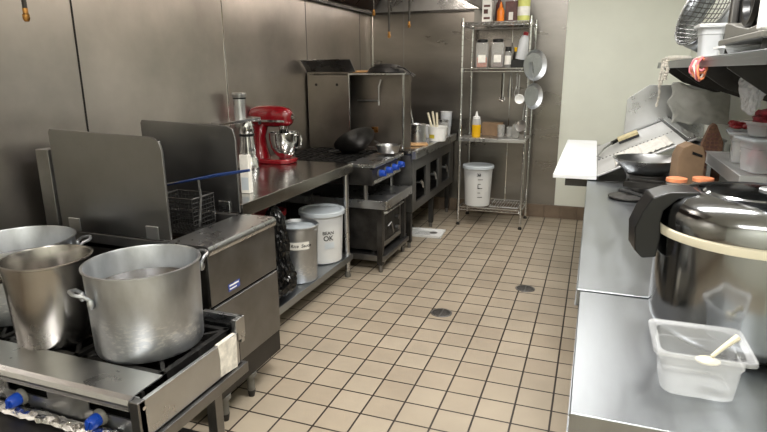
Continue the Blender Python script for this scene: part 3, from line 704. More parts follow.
# sheet tray leaning? : white tray lying on the floor
tr = thing('floor_tray', (-1.44, 5.06, 0), 'flat white tray lying on the floor by the steam table', 'tray', rz=3)
MB().box(-.16,.16,-.12,.12,.0,.006).box(-.17,-.155,-.13,.13,0,.02).box(.155,.17,-.13,.13,0,.02).box(-.17,.17,-.13,-.115,0,.02).box(-.17,.17,.115,.13,0,.02).build('tray', M['white'], tr, bevel=.003)
pr_ = MB()
for i in range(5): pr_.box(-.11+.01*i,.04+.015*(i%3),-.08+i*.03,-.073+i*.03,.0062,.0068)
pr_.ball((.07,.03,.006),.04,14,(1,1,.05)).build('printed_marks', M['greyplastic'], tr)

# floor drains
for (x, y, lab) in ((-.83,3.31,'round metal floor drain nearer the camera, left of the other'), (-.365,3.92,'round metal floor drain further back, nearer the right counter')):
    d = thing('floor_drain', (x, y, 0), lab, 'floor drain', 'floor drains')
    MB().lathe([(.058,0),(.058,.003),(.066,.004),(.07,.002),(.07,0)], n=36).build('ring', M['steel_dull'], d)
    g = MB().lathe([(0,0),(.058,0),(.058,.0012),(0,.0012)], n=36); 
    b_ = g.build('sump', M['black'], d)
    g = MB()
    for i in range(-4, 5):
        hw = math.sqrt(.058**2-(i*.012)**2); g.box(-hw, hw, i*.012-.0035, i*.012+.0035, .0012, .0035)
    g.box(-.004,.004,-.057,.057,.0012,.0037)
    g.build('grille', M['steel_dull'], d)

# ------------------------------------------------------------------ wire shelving unit
ws = thing('wire_shelving_unit', (-.91, 5.73, 0), 'chrome wire shelving unit against the back wall with bottles and jars', 'shelving unit', world=True)
WX0, WX1, WY0, WY1 = -1.225, -.60, 5.50, 5.96
for x in (WX0, WX1):
    for y in (WY0, WY1):
        p = MB(); p.cyl((x,y,.03),(x,y,2.01),.0125,n=14)
        for q in range(38): p.lathe([(.0125,0),(.0142,.003),(.0125,.006)], (x,y,.06+q*.05), 14)
        p = p.build('post', M['chrome'], ws)
        MB().lathe([(0,0),(.018,0),(.02,.008),(.01,.035),(0,.035)], (x,y,0), 14).build('foot', M['rubber'], p)
def wire_shelf(z, nm='wire_shelf'):
    s = MB()
    for zz in (z, z-.028):
        s.tube([(WX0,WY0,zz),(WX1,WY0,zz),(WX1,WY1,zz),(WX0,WY1,zz)], .0042, 6, closed=True)
    L_ = WX1-WX0
    for (ya) in (WY0, WY1):
        pts = [(WX0+L_*i/24, ya, z if i % 2 == 0 else z-.028) for i in range(25)]
        s.tube(pts, .0028, 5)
    for xa in (WX0, WX1):
        pts = [(xa, WY0+(WY1-WY0)*i/16, z if i % 2 == 0 else z-.028) for i in range(17)]
        s.tube(pts, .0028, 5)
    for i in range(1, 27):
        x = WX0+L_*i/27; s.tube([(x,WY0,z+.004),(x,WY1,z+.004)], .0022, 5)
    for y in (WY0+.15, WY0+.31): s.tube([(WX0,y,z-.002),(WX1,y,z-.002)], .0035, 5)
    for x in (WX0, WX1):
        for y in (WY0, WY1): s.lathe([(.0145,-.036),(.019,-.036),(.017,.006),(.0145,.006)], (x,y,z), 14)
    s.build(nm, M['chrome'], ws)
for z in (1.967, 1.55, .19): wire_shelf(z)
MB().box(WX0-.01,WX1+.01,WY0-.01,WY1+.01,.872,.89).box(WX0-.012,WX1+.012,WY0-.014,WY0-.008,.855,.891).build('solid_shelf', M['steel'], ws, bevel=.003)
Z1, Z2, Z3, Z4 = 1.967+.0065, 1.55+.0065, .8905, .19+.0065

def bottle(name, label, cat, x, y, z, prof, mat, cap=None, capmat=None, band=None, group=None, n=24, bandmat=None):
    t = thing(name, (x,y,z), label, cat, group)
    MB().lathe(prof, n=n).build('body', mat, t)
    if cap: MB().lathe(cap, n=n).build('cap', capmat, t)
    if band:
        r, z0, z1 = band; MB().lathe([(r,z0),(r+.0012,z0),(r+.0012,z1),(r,z1)], n=n).build('label_band', bandmat, t)
    return t
# top shelf
t = thing('milk_carton', (-1.03, 5.68, Z1), 'white printed carton on the top wire shelf', 'carton')
MB().box(-.045,.045,-.045,.045,0,.20).prism([(-.045,-.045,.20),(.045,-.045,.20),(.045,0,.25),(-.045,0,.25)],(0,.004,0)).build('box', M['paper'], t, bevel=.003)
MB().box(-.03,.03,-.0462,-.0452,.03,.05).box(-.03,.01,-.0462,-.0452,.08,.12).box(-.03,.03,-.0462,-.0452,.14,.16).build('print', M['brown'], t)
t = thing('snack_box', (-1.12, 5.78, Z1), 'small grey printed box behind the milk carton on the top shelf', 'box')
MB().box(-.05,.05,-.06,.06,0,.13).build('box', M['greyplastic'], t, bevel=.003)
bottle('spice_bottle', 'bright orange squeeze bottle on the top wire shelf', 'bottle', -.90, 5.64, Z1, [(0,0),(.033,0),(.035,.01),(.035,.10),(.02,.13),(0,.13)], M['orange'], [(.014,.13),(.014,.15),(.004,.18),(0,.18)], M['orange'])
bottle('sauce_bottle', 'dark brown bottle behind the orange one on the top shelf', 'bottle', -.94, 5.80, Z1, [(0,0),(.035,0),(.036,.01),(.036,.17),(.015,.21),(.015,.24),(0,.24)], M['brown'], [(.017,.235),(.017,.26),(0,.26)], M['blackplastic'])
t = thing('foil_pouch', (-.80, 5.70, Z1), 'tilted brown and white pouch between the orange bottle and green canister', 'pouch')
MB().prism([(-.055,-.02,0),(.05,-.02,0),(.06,-.005,.19),(-.07,-.005,.19)], (0,.045,0)).build('pouch', M['brown'], t, bevel=.008)
MB().prism([(-.03,-.023,.02),(.01,-.023,.02),(.01,-.017,.09),(-.03,-.017,.09)], (0,-.0015,0)).build('label_patch', M['paper'], t)
bottle('canister', 'yellow green tall canister at the right end of the top shelf', 'canister', -.69, 5.66, Z1, [(0,0),(.055,0),(.057,.006),(.057,.24),(0,.24)], M['lime'], [(.058,.24),(.058,.26),(0,.262)], M['white'], (.0572,.05,.13), None, 24, M['paper'])
# second shelf
for i, (x, lab) in enumerate(((-1.065,'left of the two square glass jars on the middle shelf'), (-.915,'right of the two square glass jars on the middle shelf'))):
    t = thing('glass_jar', (x, 5.66, Z2), lab + ', ' + ('orange spice inside' if i == 0 else 'pinkish brown spice inside'), 'jar', 'square spice jars', rz=8)
    MB().box(-.06,.06,-.06,.06,0,.235).build('vessel', M['glass'], t, bevel=.014, seg=3)
    MB().box(-.048,.048,-.048,.048,.006,.10 if i == 0 else .13).build('contents', M['orangejar'] if i == 0 else M['brown'], t, bevel=.01)
    MB().box(-.035,.035,-.0618,-.0602,.05,.12).build('label_patch', M['paper'], t)
    MB().lathe([(0,.235),(.048,.235),(.052,.240),(.052,.262),(.048,.266),(0,.266)], n=24).build('lid', M['blackplastic'], t)
bottle('spice_bottle', 'slim shaker bottle with black cap on the middle shelf', 'bottle', -.81, 5.62, Z2, [(0,0),(.028,0),(.03,.006),(.03,.14),(.026,.15),(0,.15)], M['glass'], [(.03,.15),(.03,.19),(0,.192)], M['blackplastic'], (.0302,.03,.11), None, 20, M['paper'])
bottle('sauce_bottle', 'yellow capped small bottle behind the slim shaker', 'bottle', -.755, 5.74, Z2, [(0,0),(.025,0),(.027,.1),(.015,.15),(0,.15)], M['steel_dark'], [(.014,.15),(.016,.19),(0,.19)], M['yellow'])
t = thing('squeeze_bottle', (-.70, 5.66, Z2), 'tilted clear squeeze bottle with red cap at the shelf end', 'bottle')
MB().lathe([(0,0),(.045,0),(.047,.008),(.047,.17),(.03,.22),(0,.22)], (0,0,.075), 24, rotm(0,10,0)).build('body', M['frost'], t)
MB().lathe([(.02,.22),(.024,.222),(.024,.25),(0,.255)], (0,0,.075), 20, rotm(0,10,0)).build('cap', M['redlid'], t)
t2 = thing('recipe_box', (-.705, 5.66, Z2), 'black open box holding the clear squeeze bottle on the middle shelf', 'box')
MB().box(-.07,.07,-.06,.06,0,.006).box(-.07,.07,-.06,-.055,0,.07).box(-.07,.07,.055,.06,0,.07).box(-.07,-.065,-.055,.055,0,.07).box(.065,.07,-.055,.055,0,.07).build('box', M['blackplastic'], t2, bevel=.002)
bottle('sauce_bottle', 'tall pale bottle behind the tilted squeeze bottle', 'bottle', -.675, 5.85, Z2, [(0,0),(.04,0),(.04,.2),(.018,.27),(.018,.31),(0,.31)], M['frost'], [(.02,.3),(.02,.33),(0,.33)], M['white'])
# worktop shelf
bottle('squeeze_bottle', 'clear squeeze bottle of yellow oil on the solid shelf', 'bottle', -1.09, 5.62, Z3, [(.0445,.12),(.044,.15),(.038,.18),(0,.182)], M['clear'], [(.036,.175),(.036,.198),(.016,.206),(.006,.25),(0,.25)], M['white'])
MB().lathe([(0,0),(.042,0),(.044,.006),(.0445,.12),(0,.12)], (-1.09,5.62,Z3), 24).build('contents', M['yellow'], bpy.data.objects['squeeze_bottle.001'] if 'squeeze_bottle.001' in bpy.data.objects else bpy.data.objects['squeeze_bottle'], off=(-1.09,5.62,Z3))
t = thing('cardboard_box', (-.95, 5.80, Z3), 'low brown cardboard box behind the oil bottle', 'box')
MB().box(-.11,.10,-.06,.06,0,.13).build('box', M['cardboard'], t, bevel=.003)
for i, (x, y, r, h) in enumerate(((-.85,5.66,.038,.12),(-.77,5.70,.036,.10),(-.70,5.62,.038,.13))):
    t = thing('drinking_glass', (x,y,Z3), ('dim glass beaker beside the cardboard box','short glass beaker, middle of the three on the solid shelf','tall glass beaker nearest the hanging pans on the solid shelf')[i], 'glass', 'glass beakers on the solid shelf')
    MB().lathe([(0,0),(r-.004,0),(r,h),(r-.003,h),(r-.007,.006),(0,.006)], n=24).build('vessel', M['glass'], t)
# bottom shelf cambro
cm = bucket((-1.055, 5.62, Z4), .125, .145, .40, 'large translucent round storage tub of white powder on the lowest wire shelf', .30, 'storage_tub')
g = MB()
for q in range(6): pass
for i in range(6):
    z = .10+i*.045
    wrap(.1425 if z > .2 else .137, -80, -68 if i % 2 else -60, z, z+.006).build('scale_mark', M['ink'], cm)
curved_text('22', .04, .1475, -76, .33, cm, name='print'); curved_text('L', .05, .1440, -76, .21, cm, name='print')
for k_ in range(1):
    t = thing('baking_tray', (-.775, 5.72, Z4), 'flat wire cooling rack on the lowest shelf beside the storage tub', 'tray')
    s = MB().tube([(-.14,-.18,.006),(.14,-.18,.006),(.14,.18,.006),(-.14,.18,.006)], .005, 6, closed=True)
    for i in range(10): s.tube([(-.12+i*.027,-.18,.006),(-.12+i*.027,.18,.006)], .002, 5)
    s.build('rack', M['steel'], t)

# pans and utensils hung on the unit's right side
def hung_pan(y, z, r, label, x=-.565, yaw=0, mat='alu'):
    t = thing('frying_pan', (x, y, z), label, 'pan', 'pans hanging on the shelving unit', rz=yaw)
    m = rotm(90,0,0)
    MB().lathe([(0,0),(r*.72,0),(r*.8,.006),(r,.035),(r+.003,.036),(r+.002,.04),(r*.8,.010),(0,.005)], (0,0,0), 40, m).build('dish', M[mat], t)
    MB().tube([(0,-.02,r-.01),(-.005,-.03,r+.05),(-.02,-.02,r+.19)], [.007,.006,.008], 8).build('handle', M['steel'], t)
hung_pan(5.43, 1.575, .135, 'round frying pan hanging highest on the right side of the wire unit', x=-.56, yaw=48)
hung_pan(5.43, 1.30, .115, 'lower frying pan hanging beneath the highest pan on the wire unit', x=-.56, yaw=52)
t = thing('measuring_scoop', (-.66, 5.34, 1.27), 'white bowled scoop hanging in front of the lower pan', 'scoop')
MB().lathe([(0,0),(.03,.003),(.042,.04),(.044,.05),(.04,.05),(.028,.01),(0,.008)], (0,0,0), 20, rotm(80,0,20)).build('bowl', M['white'], t)
MB().tube([(0,0,.04),(0,.01,.22)], .006, 8).build('handle', M['steel'], t)
t = thing('skimmer', (-.625, 5.455, 1.02), 'long handled strainer hanging low beside the wire unit post', 'strainer')
MB().lathe([(0,0),(.04,.006),(.055,.02),(.055,.024),(0,.008)], (0,0,0), 20, rotm(75,0,-25)).build('dish', M['steel'], t)
MB().tube([(0,0,.05),(.01,.01,.24),(.012,.03,.26)], .006, 8).build('handle', M['steel'], t)
for i, (x, z, lab) in enumerate(((-.83,1.27,'steel bottle opener hanging under the middle shelf, left of the others'),(-.755,1.285,'pair of tongs hanging under the middle shelf in the centre'),(-.70,1.27,'whisk hanging under the middle shelf at the right'))):
    t = thing(('bottle_opener','tongs','whisk')[i], (x,5.49,z), lab, 'utensil', 'utensils hanging under the middle shelf')
    if i == 0:
        MB().tube([(0,0,.0),(0,0,.24)], .013, 8).tube([(.024*math.cos(a*math.pi/6),0,.0+.022*math.sin(a*math.pi/6)) for a in range(12)], .007, 8, closed=True).build('bar', M['chrome'], t)
    elif i == 1:
        MB().tube([(-.018,0,.0),(-.01,0,.16),(0,0,.235)], .006, 8).tube([(.018,0,.0),(.01,0,.16),(0,0,.235)], .006, 8).build('arms', M['steel_dull'], t)
    else:
        s = MB().tube([(0,0,.12),(0,0,.235)], .008, 8)
        for q in range(4):
            a = q*math.pi/4; s.tube([(0,0,.12),(.022*math.cos(a),.022*math.sin(a),.05),(0,0,.0),(-.022*math.cos(a),-.022*math.sin(a),.05),(0,0,.12)], .0015, 5)
        s.build('wires', M['steel'], t)

# ------------------------------------------------------------------ right counters
def counter(y0, y1, x0, z, label, sag=0):
    t = thing('work_counter', (x0+.38, (y0+y1)/2, 0), label, 'counter', 'stainless counters under the wall shelf', world=True)
    MB().box(x0, XR-.005, y0, y1, z-.006, z).box(x0, x0+.02, y0, y1, z-.05, z-.006).box(x0,XR-.005,y0,y0+.012,z-.05,z-.006).box(x0,XR-.005,y1-.012,y1,z-.05,z-.006).box(XR-.02,XR-.005,y0,y1,z,z+.09).build('countertop', M['counter'], t, bevel=.004, seg=3)
    MB().box(x0+.05, XR-.03, y0+.03, y1-.03, .20, .215).build('undershelf', M['steel_dull'], t, bevel=.003)
    for x in (x0+.06, XR-.07):
        for y in (y0+.06, y1-.06):
            l = MB().cyl((x,y,.04),(x,y,z-.05),.02,n=16).build('leg', M['steel'], t)
            MB().cyl((x,y,0),(x,y,.045),.014,.018,n=12).build('foot', M['rubber'], l)
counter(1.652, 3.465, -.006, .90, 'longer stainless counter under the far end of the rice cooker and pans')
counter(.995, 1.640, .002, .90, 'shorter stainless counter carrying the rice cooker and small clear pan')
ub = thing('undercounter_cabinet', (.42, 2.6, 0), 'x', 'x'); bpy.data.objects.remove(ub)

def rrect(hx, hy, r, z, n=6):
    pts = []
    for cx, cy, a0 in ((hx-r,hy-r,0),(-hx+r,hy-r,90),(-hx+r,-hy+r,180),(hx-r,-hy+r,270)):
        for i in range(n+1):
            a = R(a0+90*i/n); pts.append((cx+r*math.cos(a), cy+r*math.sin(a), z))
    return pts
def loft(rings, cap=True):
    n = len(rings[0]); vs = [p for g in rings for p in g]
    fs = [(i*n+j, i*n+(j+1) % n, (i+1)*n+(j+1) % n, (i+1)*n+j) for i in range(len(rings)-1) for j in range(n)]
    if cap: fs.append(tuple(range(n)))
    return MB().add(vs, fs)
def foodpan(t, hx, hy, h, mat, name='pan'):
    o = loft([rrect(hx-.022,hy-.022,.022,0), rrect(hx-.018,hy-.018,.024,.004), rrect(hx-.012,hy-.012,.024,h*.72), rrect(hx-.009,hy-.009,.024,h*.74), rrect(hx-.009,hy-.009,.022,h-.004), rrect(hx-.004,hy-.004,.02,h), rrect(hx+.006,hy+.006,.018,h+.001), rrect(hx+.007,hy+.007,.018,h-.006)]).build(name, mat, t)
    return o

# rice cooker
rc = thing('rice_cooker', (.375, 1.49, .9005), 'large steel rice cooker with black handle and cream rim on the counter', 'rice cooker')
MB().lathe([(0,.012),(.188,.012),(.198,.02),(.204,.04),(.206,.06),(.206,.25),(.0,.25)], n=96).build('body', M['cooker'], rc)
MB().lathe([(0,0),(.17,0),(.178,.006),(.178,.014),(0,.014)], n=64).build('base_ring', M['blackplastic'], rc)
MB().lathe([(.2055,.246),(.211,.248),(.2125,.256),(.211,.266),(.205,.269),(0,.269)], n=96).build('rim_band', M['cream'], rc)
ld = MB().lathe([(.207,.269),(.208,.285),(.205,.305),(.195,.324),(.178,.338),(.150,.347),(.128,.349),(.122,.345),(.116,.345),(.11,.350),(.06,.354),(0,.355)], n=96).build('lid', M['cooker'], rc)
MB().lathe([(.022,.353),(.024,.358),(.02,.361),(0,.362)], (.02,.0,0), 24).build('steam_vent', M['steel'], ld)
def P_(a, b, c): return m @ Vector((a,b,c))
for a, nm, pf in ((186,'hinge_handle',[(.135,.352),(.20,.350),(.235,.336),(.254,.300),(.268,.26),(.264,.205),(.245,.185),(.214,.190),(.209,.24),(.213,.275),(.209,.305),(.18,.334),(.135,.342)]),
                  (12,'side_handle',[(.209,.235),(.25,.235),(.262,.215),(.258,.175),(.238,.152),(.209,.156)])):
    m = rotm(0,0,a); w_ = m @ Vector((0,.092,0))
    MB().prism([P_(r,-.046,z) for r, z in pf], w_).build(nm, M['blackplastic'], rc, bevel=.011, seg=4)
wrap(.2065, -62, -52, .195, .22).build('nameplate', M['white'], rc)

# clear plastic pan with scoop in front of cooker
cp_ = thing('plastic_food_pan', (.235, 1.185, .9005), 'small clear plastic food pan in front of the rice cooker', 'food pan', rz=0)
pn = foodpan(cp_, .082, .076, .098, M['clearpan'])
md = pn.modifiers.new('thickness', 'SOLIDIFY'); md.thickness = .0018
scp = thing('plastic_scoop', (.25, 1.19, .93), 'white plastic spoon resting inside the clear food pan', 'spoon', world=True)
MB().tube([(.262,1.19,.965),(.283,1.20,.985),(.308,1.215,1.003)], [.004,.005,.007], 8).ball((.255,1.185,.957), .020, 14, (1.2,.9,.35)).build('spoon', M['cream'], scp)

# things on the far counter
def dish(t, c, prof, mat, name='dish', m=None, n=40): return MB().lathe(prof, c, n, m).build(name, mat, t)
t = thing('wok_ring_lid', (.20, 3.02, .9005), 'flat dark pan lid lying on the counter near the steel bowl', 'lid')
dish(t, (0,0,0), [(0,.0),(.09,.0),(.10,.006),(.10,.012),(.06,.02),(.02,.024),(0,.024)], M['steel_dark'], 'lid')
MB().lathe([(.008,.022),(.01,.035),(.02,.04),(.018,.048),(0,.05)], n=16).build('lid_knob', M['blackplastic'], t)
t = thing('mixing_bowl', (.285, 3.27, .99), 'wide shallow stainless bowl stacked on pans at the far end of the counter', 'bowl')
dish(t, (0,0,0), [(0,0),(.08,0),(.10,.006),(.155,.06),(.165,.078),(.172,.079),(.172,.083),(.162,.082),(.15,.062),(.095,.012),(0,.006)], M['steel'], 'vessel')
t = thing('saucepan', (.30, 3.27, .9005), 'low steel pan under the wide stainless bowl', 'pan')
dish(t, (0,0,0), [(0,0),(.10,0),(.105,.006),(.11,.082),(.114,.084),(.114,.089),(.10,.088),(0,.086)], M['steel_dull'], 'vessel')
t = thing('frying_pan', (.385, 2.88, .9005), 'dark shallow frying pan beside the orange candle jars', 'pan')
dish(t, (0,0,0), [(0,0),(.10,0),(.11,.008),(.135,.045),(.138,.047),(.136,.05),(.105,.012),(0,.006)], M['steel_dark'], 'dish')
MB().tube([(-.13,.0,.04),(-.2,.03,.055),(-.24,.045,.058)], .009, 8).build('handle', M['black'], t)
bx = thing('cooking_tray', (.30, 3.03, .93), 'x', 'x'); bpy.data.objects.remove(bx)
t = thing('steel_tray', (.29, 3.06, .952), 'narrow steel tray lying across the frying pan and the lid', 'tray', rz=-18)
MB().box(-.11,.06,-.04,.04,.0,.005).box(-.11,.06,-.045,-.04,0,.03).box(-.11,.06,.04,.045,0,.03).box(-.115,-.11,-.045,.045,0,.03).box(.06,.065,-.045,.045,0,.03).build('tray', M['steel_dark'], t, bevel=.002)
for i, (x, y, lab) in enumerate(((.350,2.62,'left orange filled jar behind the rice cooker'),(.455,2.66,'right orange filled jar behind the rice cooker, half hidden'))):
    t = thing('glass_jar', (x, y, .9005), lab, 'jar', 'orange filled jars')
    MB().lathe([(0,0),(.036,0),(.038,.005),(.038,.168),(.034,.171),(.034,.178),(.031,.178),(.033,.168),(.033,.01),(0,.01)], n=28).build('vessel', M['glass'], t)
    MB().lathe([(0,.012),(.032,.012),(.032,.135),(0,.14)], n=28).build('contents', M['orangejar'], t)
    MB().lathe([(.035,.168),(.041,.168),(.041,.182),(.034,.184),(0,.184)], n=28).build('lid', M['coral'], t)
# brown box & bag
t = thing('cardboard_box', (.445, 3.06, .9005), 'brown cardboard tube box standing beside the prep unit lid', 'box', rz=10)
MB().prism([(-.058,-.055,0),(.058,-.055,0),(.062,-.055,.22),(.045,-.055,.27),(.0,-.055,.285),(-.04,-.055,.265),(-.058,-.055,.22)], (0,.11,0)).build('box', M['cardboard'], t, bevel=.004)
MB().prism([(.0,-.058,.235),(.045,-.058,.22),(.045,-.058,.232),(.0,-.058,.248)], (0,.01,0)).build('tape', M['black'], t)
t = thing('paper_bag', (.600, 3.434, .9005), 'narrow brown printed paper bag behind the cardboard box', 'bag', rz=0)
MB().prism([(-.05,-.03,0),(.06,-.03,0),(.055,-.03,.25),(.015,-.03,.34),(.0,-.03,.352),(-.02,-.03,.33),(-.045,-.03,.24)], (0,.055,0)).build('bag', M['kraft'], t, bevel=.006)
s = MB()
for i in range(9):
    for q in range(3): s.box(-.026+q*.02,-.012+q*.02,-.0318,-.0305,.11+i*.022,.122+i*.022)
s.build('print', M['brown'], t)

# raised steel rack with clear tubs
rk = thing('countertop_rack', (.69, 3.0, .9), 'raised stainless rack on the counter carrying clear plastic tubs', 'rack', world=True)
MB().box(.585,.776,2.645,3.39,1.085,1.10).box(.578,.60,2.64,3.40,1.045,1.106).box(.578,.776,2.63,2.655,1.04,1.106).box(.578,.776,3.38,3.40,1.045,1.106).build('top_tray', M['satin'], rk, bevel=.005)
for x in (.595,.76):
    for y in (2.66,3.375): MB().box(x-.012,x+.012,y-.012,y+.012,.9005,1.05).build('leg', M['chrome'], rk, bevel=.003)
def deli(x, y, z, lab, rz, hx=.075, hy=.08, h=.135, fill='redstuff', mat='clear', lid=True):
    t = thing('plastic_tub', (x,y,z), lab, 'tub', 'clear plastic tubs', rz=rz)
    p = foodpan(t, hx, hy, h, M[mat], 'tub')
    if fill:
        random.seed(int(x*1000)); c = MB()
        for q in range(14): c.ball((random.uniform(-.5,.5)*hx, random.uniform(-.5,.5)*hy, .03+random.random()*.07), .024, 10, (1,1.3,.7), jit=.4, seed=q)
        c.build('contents', M[fill], t)
    if lid: loft([rrect(hx+.01,hy+.01,.02,h), rrect(hx+.01,hy+.01,.02,h+.008), rrect(hx-.01,hy-.01,.02,h+.010)]).build('lid', M['clearlid'], t)
    return t
deli(.675, 2.76, 1.105, 'clear lidded tub of pink packets nearest on the raised rack', 12)
deli(.68, 3.04, 1.105, 'clear lidded tub behind the nearest tub on the raised rack', -6, fill='paper')
deli(.69, 2.79, 1.2525, 'shallow clear tub stacked on top of the nearest rack tub', 25, .075, .07, .06, 'redstuff', lid=False)
random.seed(11)
s = MB()
for q in range(10): s.ball((random.uniform(-.03,.03), random.uniform(-.05,.05), .02+.012*random.random()), .020, 10, (1.2,1,.6), jit=.5, seed=q+3)
o = s.build('snack_packet', M['redlid']); o.location = (.645, 3.02, 1.251); tag(o, 'crumpled red plastic packet on the rear rack tub', 'packet')

# ------------------------------------------------------------------ refrigerated prep unit behind the far counter
pu = thing('prep_refrigerator', (.42, 4.4, 0), 'steel prep refrigerator with raised lid beyond the far counter', 'refrigerator', world=True)
MB().box(.055,XR-.01,3.50,5.28,.12,.895).build('cabinet', M['steel_dull'], pu, bevel=.004)
MB().box(-.13,.05,3.48,5.2,.858,.905).build('board_bracket', M['steel_dark'], pu, bevel=.003)
for x in (.11,XR-.07):
    for y in (3.56,5.2): MB().cyl((x,y,0),(x,y,.122),.03,.03,16).build('caster', M['rubber'], pu)
lidp = MB()
A, B, C_, D = Vector((.05,3.45,.925)), Vector((.05,4.8,.925)), Vector((.546,4.8,1.157)), Vector((.543,3.5,1.152))
nrm = (C_-A).cross(B-A).normalized()
if nrm.z < 0: nrm = -nrm
lidp.prism([A,B,C_,D], nrm*.012); lo = lidp.build('lid', M['satin'], pu, bevel=.003)
U = (D-A)/1.0; Vv = (B-A)
def onlid(u, v, h=.0): return A + U*u + Vv*v + nrm*(.012+h)
MB().prism([onlid(.93,-.0,0),onlid(1.0,-.0,0),onlid(1.0,1.0,0),onlid(.93,1.0,0)], nrm*.016).build('lid_rail', M['chrome'], lo, bevel=.003)
MB().prism([onlid(.905,-.0,0),onlid(.93,-.0,0),onlid(.93,1.0,0),onlid(.905,1.0,0)], nrm*.004).build('lid_gasket', M['black'], lo)
s = MB()
for i in range(20):
    p = onlid(.03+i*.045, .42, 0); s.ball(p, .009, 8, (1,1,.4))
s.build('rivet', M['black'], lo)
lo['label'] = 'sloping lid with a row of dark rivets'
o = MB().box(-.2,.045,3.445,5.26,.9065,.932).build('cutting_board', M['board'], off=(0,0,0), bevel=.004)
tag(o, 'large white cutting board jutting over the aisle beyond the long counter', 'cutting board')
cl = MB(); vs = []; fs = []; nu, nv = 26, 12
random.seed(9)
for i in range(nu+1):
    for j in range(nv+1):
        u = .20+.60*i/nu; v = .03+.33*j/nv
        e = .004+.010*abs(math.sin(i*1.3))*abs(math.cos(j*1.1))+random.random()*.003
        vs.append(onlid(u, v, e))
for i in range(nu):
    for j in range(nv):
        a = i*(nv+1)+j; fs.append((a,a+1,a+nv+2,a+nv+1))
o = cl.add(vs, fs).build('bubble_wrap', M['paper'], off=tuple(onlid(.5,.15)), angle=20); o.location = onlid(.5,.15)
md = o.modifiers.new('thickness', 'SOLIDIFY'); md.thickness = .004
tag(o, 'white dimpled sheet lying on the sloping steel lid', 'sheet')
br = thing('grill_brush', tuple(onlid(.42,.72,.01)), 'wood backed scrub brush with wire handle on the sloping lid', 'brush', world=True)
a, b_ = onlid(.30,.74,.022), onlid(.56,.74,.022)
ax = (b_-a).normalized(); sd = Vector((0,1,0)); 
MB().prism([a-sd*.07,b_-sd*.07,b_+sd*.07,a+sd*.07], nrm*.02).build('head', M['palewood'], br, bevel=.003)
MB().prism([a-sd*.065,b_-sd*.065,b_+sd*.065,a+sd*.065], -nrm*.018).build('bristles', M['blackplastic'], br)
e = onlid(.10,.60,.03)
MB().tube([a+nrm*.008, onlid(.22,.70,.03)], .014, 8).build('ferrule', M['blackplastic'], br)
MB().tube([onlid(.22,.70,.03), e, onlid(.02,.45,.02), onlid(.05,.42,.01)], .007, 8).build('handle', M['steel'], br)

# stainless end guard behind
gd = thing('splash_guard', (.5, 4.9, .9), 'grey steel end guard with a clipped corner beyond the sloping lid', 'splash guard', world=True)
y = 4.86
MB().prism([(.232,y,.95),(.236,y,1.30),(.25,y,1.318),(.385,y,1.415),(.79,y,1.415),(.79,y,.95)], (0,.015,0)).box(.24,.28,y-.0,y+.10,.896,.95).box(.74,.78,y,y+.10,.896,.95).build('panel', M['steel'], gd, bevel=.002)
# grey film bundle: a folded sheet with ragged edge
s = MB(); vs = []; fs = []; nu, nv = 30, 22; random.seed(21)
for i in range(nu+1):
    for j in range(nv+1):
        u, v = i/nu, j/nv
        lft = .455 + .03*noise.noise(Vector((v*3, 3.1, 0)))*2 + .05*max(0, .35-v)
        x = lft + (.775-lft)*u; z = 1.195 + v*(.255-.08*u) + .02*noise.noise(Vector((u*4, 7, 1)))
        vs.append((x, 4.02+.03*math.sin(u*5+v*2)+.012*noise.noise(Vector((u*8, v*8, 2))), z))
for i in range(nu):
    for j in range(nv):
        a = i*(nv+1)+j; fs.append((a,a+nv+1,a+nv+2,a+1))
o = s.add(vs, fs).build('plastic_sheet', M['cloth'], off=(.6,4.02,1.195), angle=50); o.location = (.6,4.02,1.195)
md = o.modifiers.new('thickness', 'SOLIDIFY'); md.thickness = .004
tag(o, 'grey wrinkled sheet with a ragged edge hung in front of the steel end guard', 'sheet')
# stacked steel lids behind box
t = thing('pan_lid', (.615, 3.78, .9), 'x', 'x'); bpy.data.objects.remove(t)
t = thing('stock_pot_lid', (.63, 4.10, 1.0), 'x', 'x'); bpy.data.objects.remove(t)
t = thing('stockpot', (.665, 3.95, .8955), 'covered steel pot beyond the paper bag and sloping lid', 'pot')
dish(t, (0,0,0), [(0,0),(.09,0),(.095,.006),(.10,.20),(.105,.202),(0,.204)], M['steel'], 'vessel')
dish(t, (0,0,0), [(0,.205),(.11,.205),(.112,.212),(.09,.222),(.05,.23),(.0,.232)], M['steel'], 'lid')

# ------------------------------------------------------------------ wall shelf on the right
sh = thing('mounted_shelf', (.6, 3.0, 1.5), 'steel wall shelf on dark brackets above the rice cooker counter', 'shelf', world=True)
MB().box(.40,XR-.002,.9,4.55,1.556,1.572).box(.40,.412,.9,4.55,1.536,1.576).box(.40,XR-.002,4.54,4.55,1.536,1.576).build('shelf_board', M['counter'], sh, bevel=.003)
for y in (1.65, 2.35, 3.05, 3.75, 4.45):
    MB().prism([(.43,y,1.556),(XR-.002,y,1.556),(XR-.002,y,1.38),(XR-.03,y,1.37),(.56,y,1.44),(.43,y,1.53)], (0,.012,0)).box(.43,XR-.002,y-.015,y+.03,1.545,1.556).build('bracket', M['steel_dark'], sh, bevel=.001)
SHZ = 1.5765
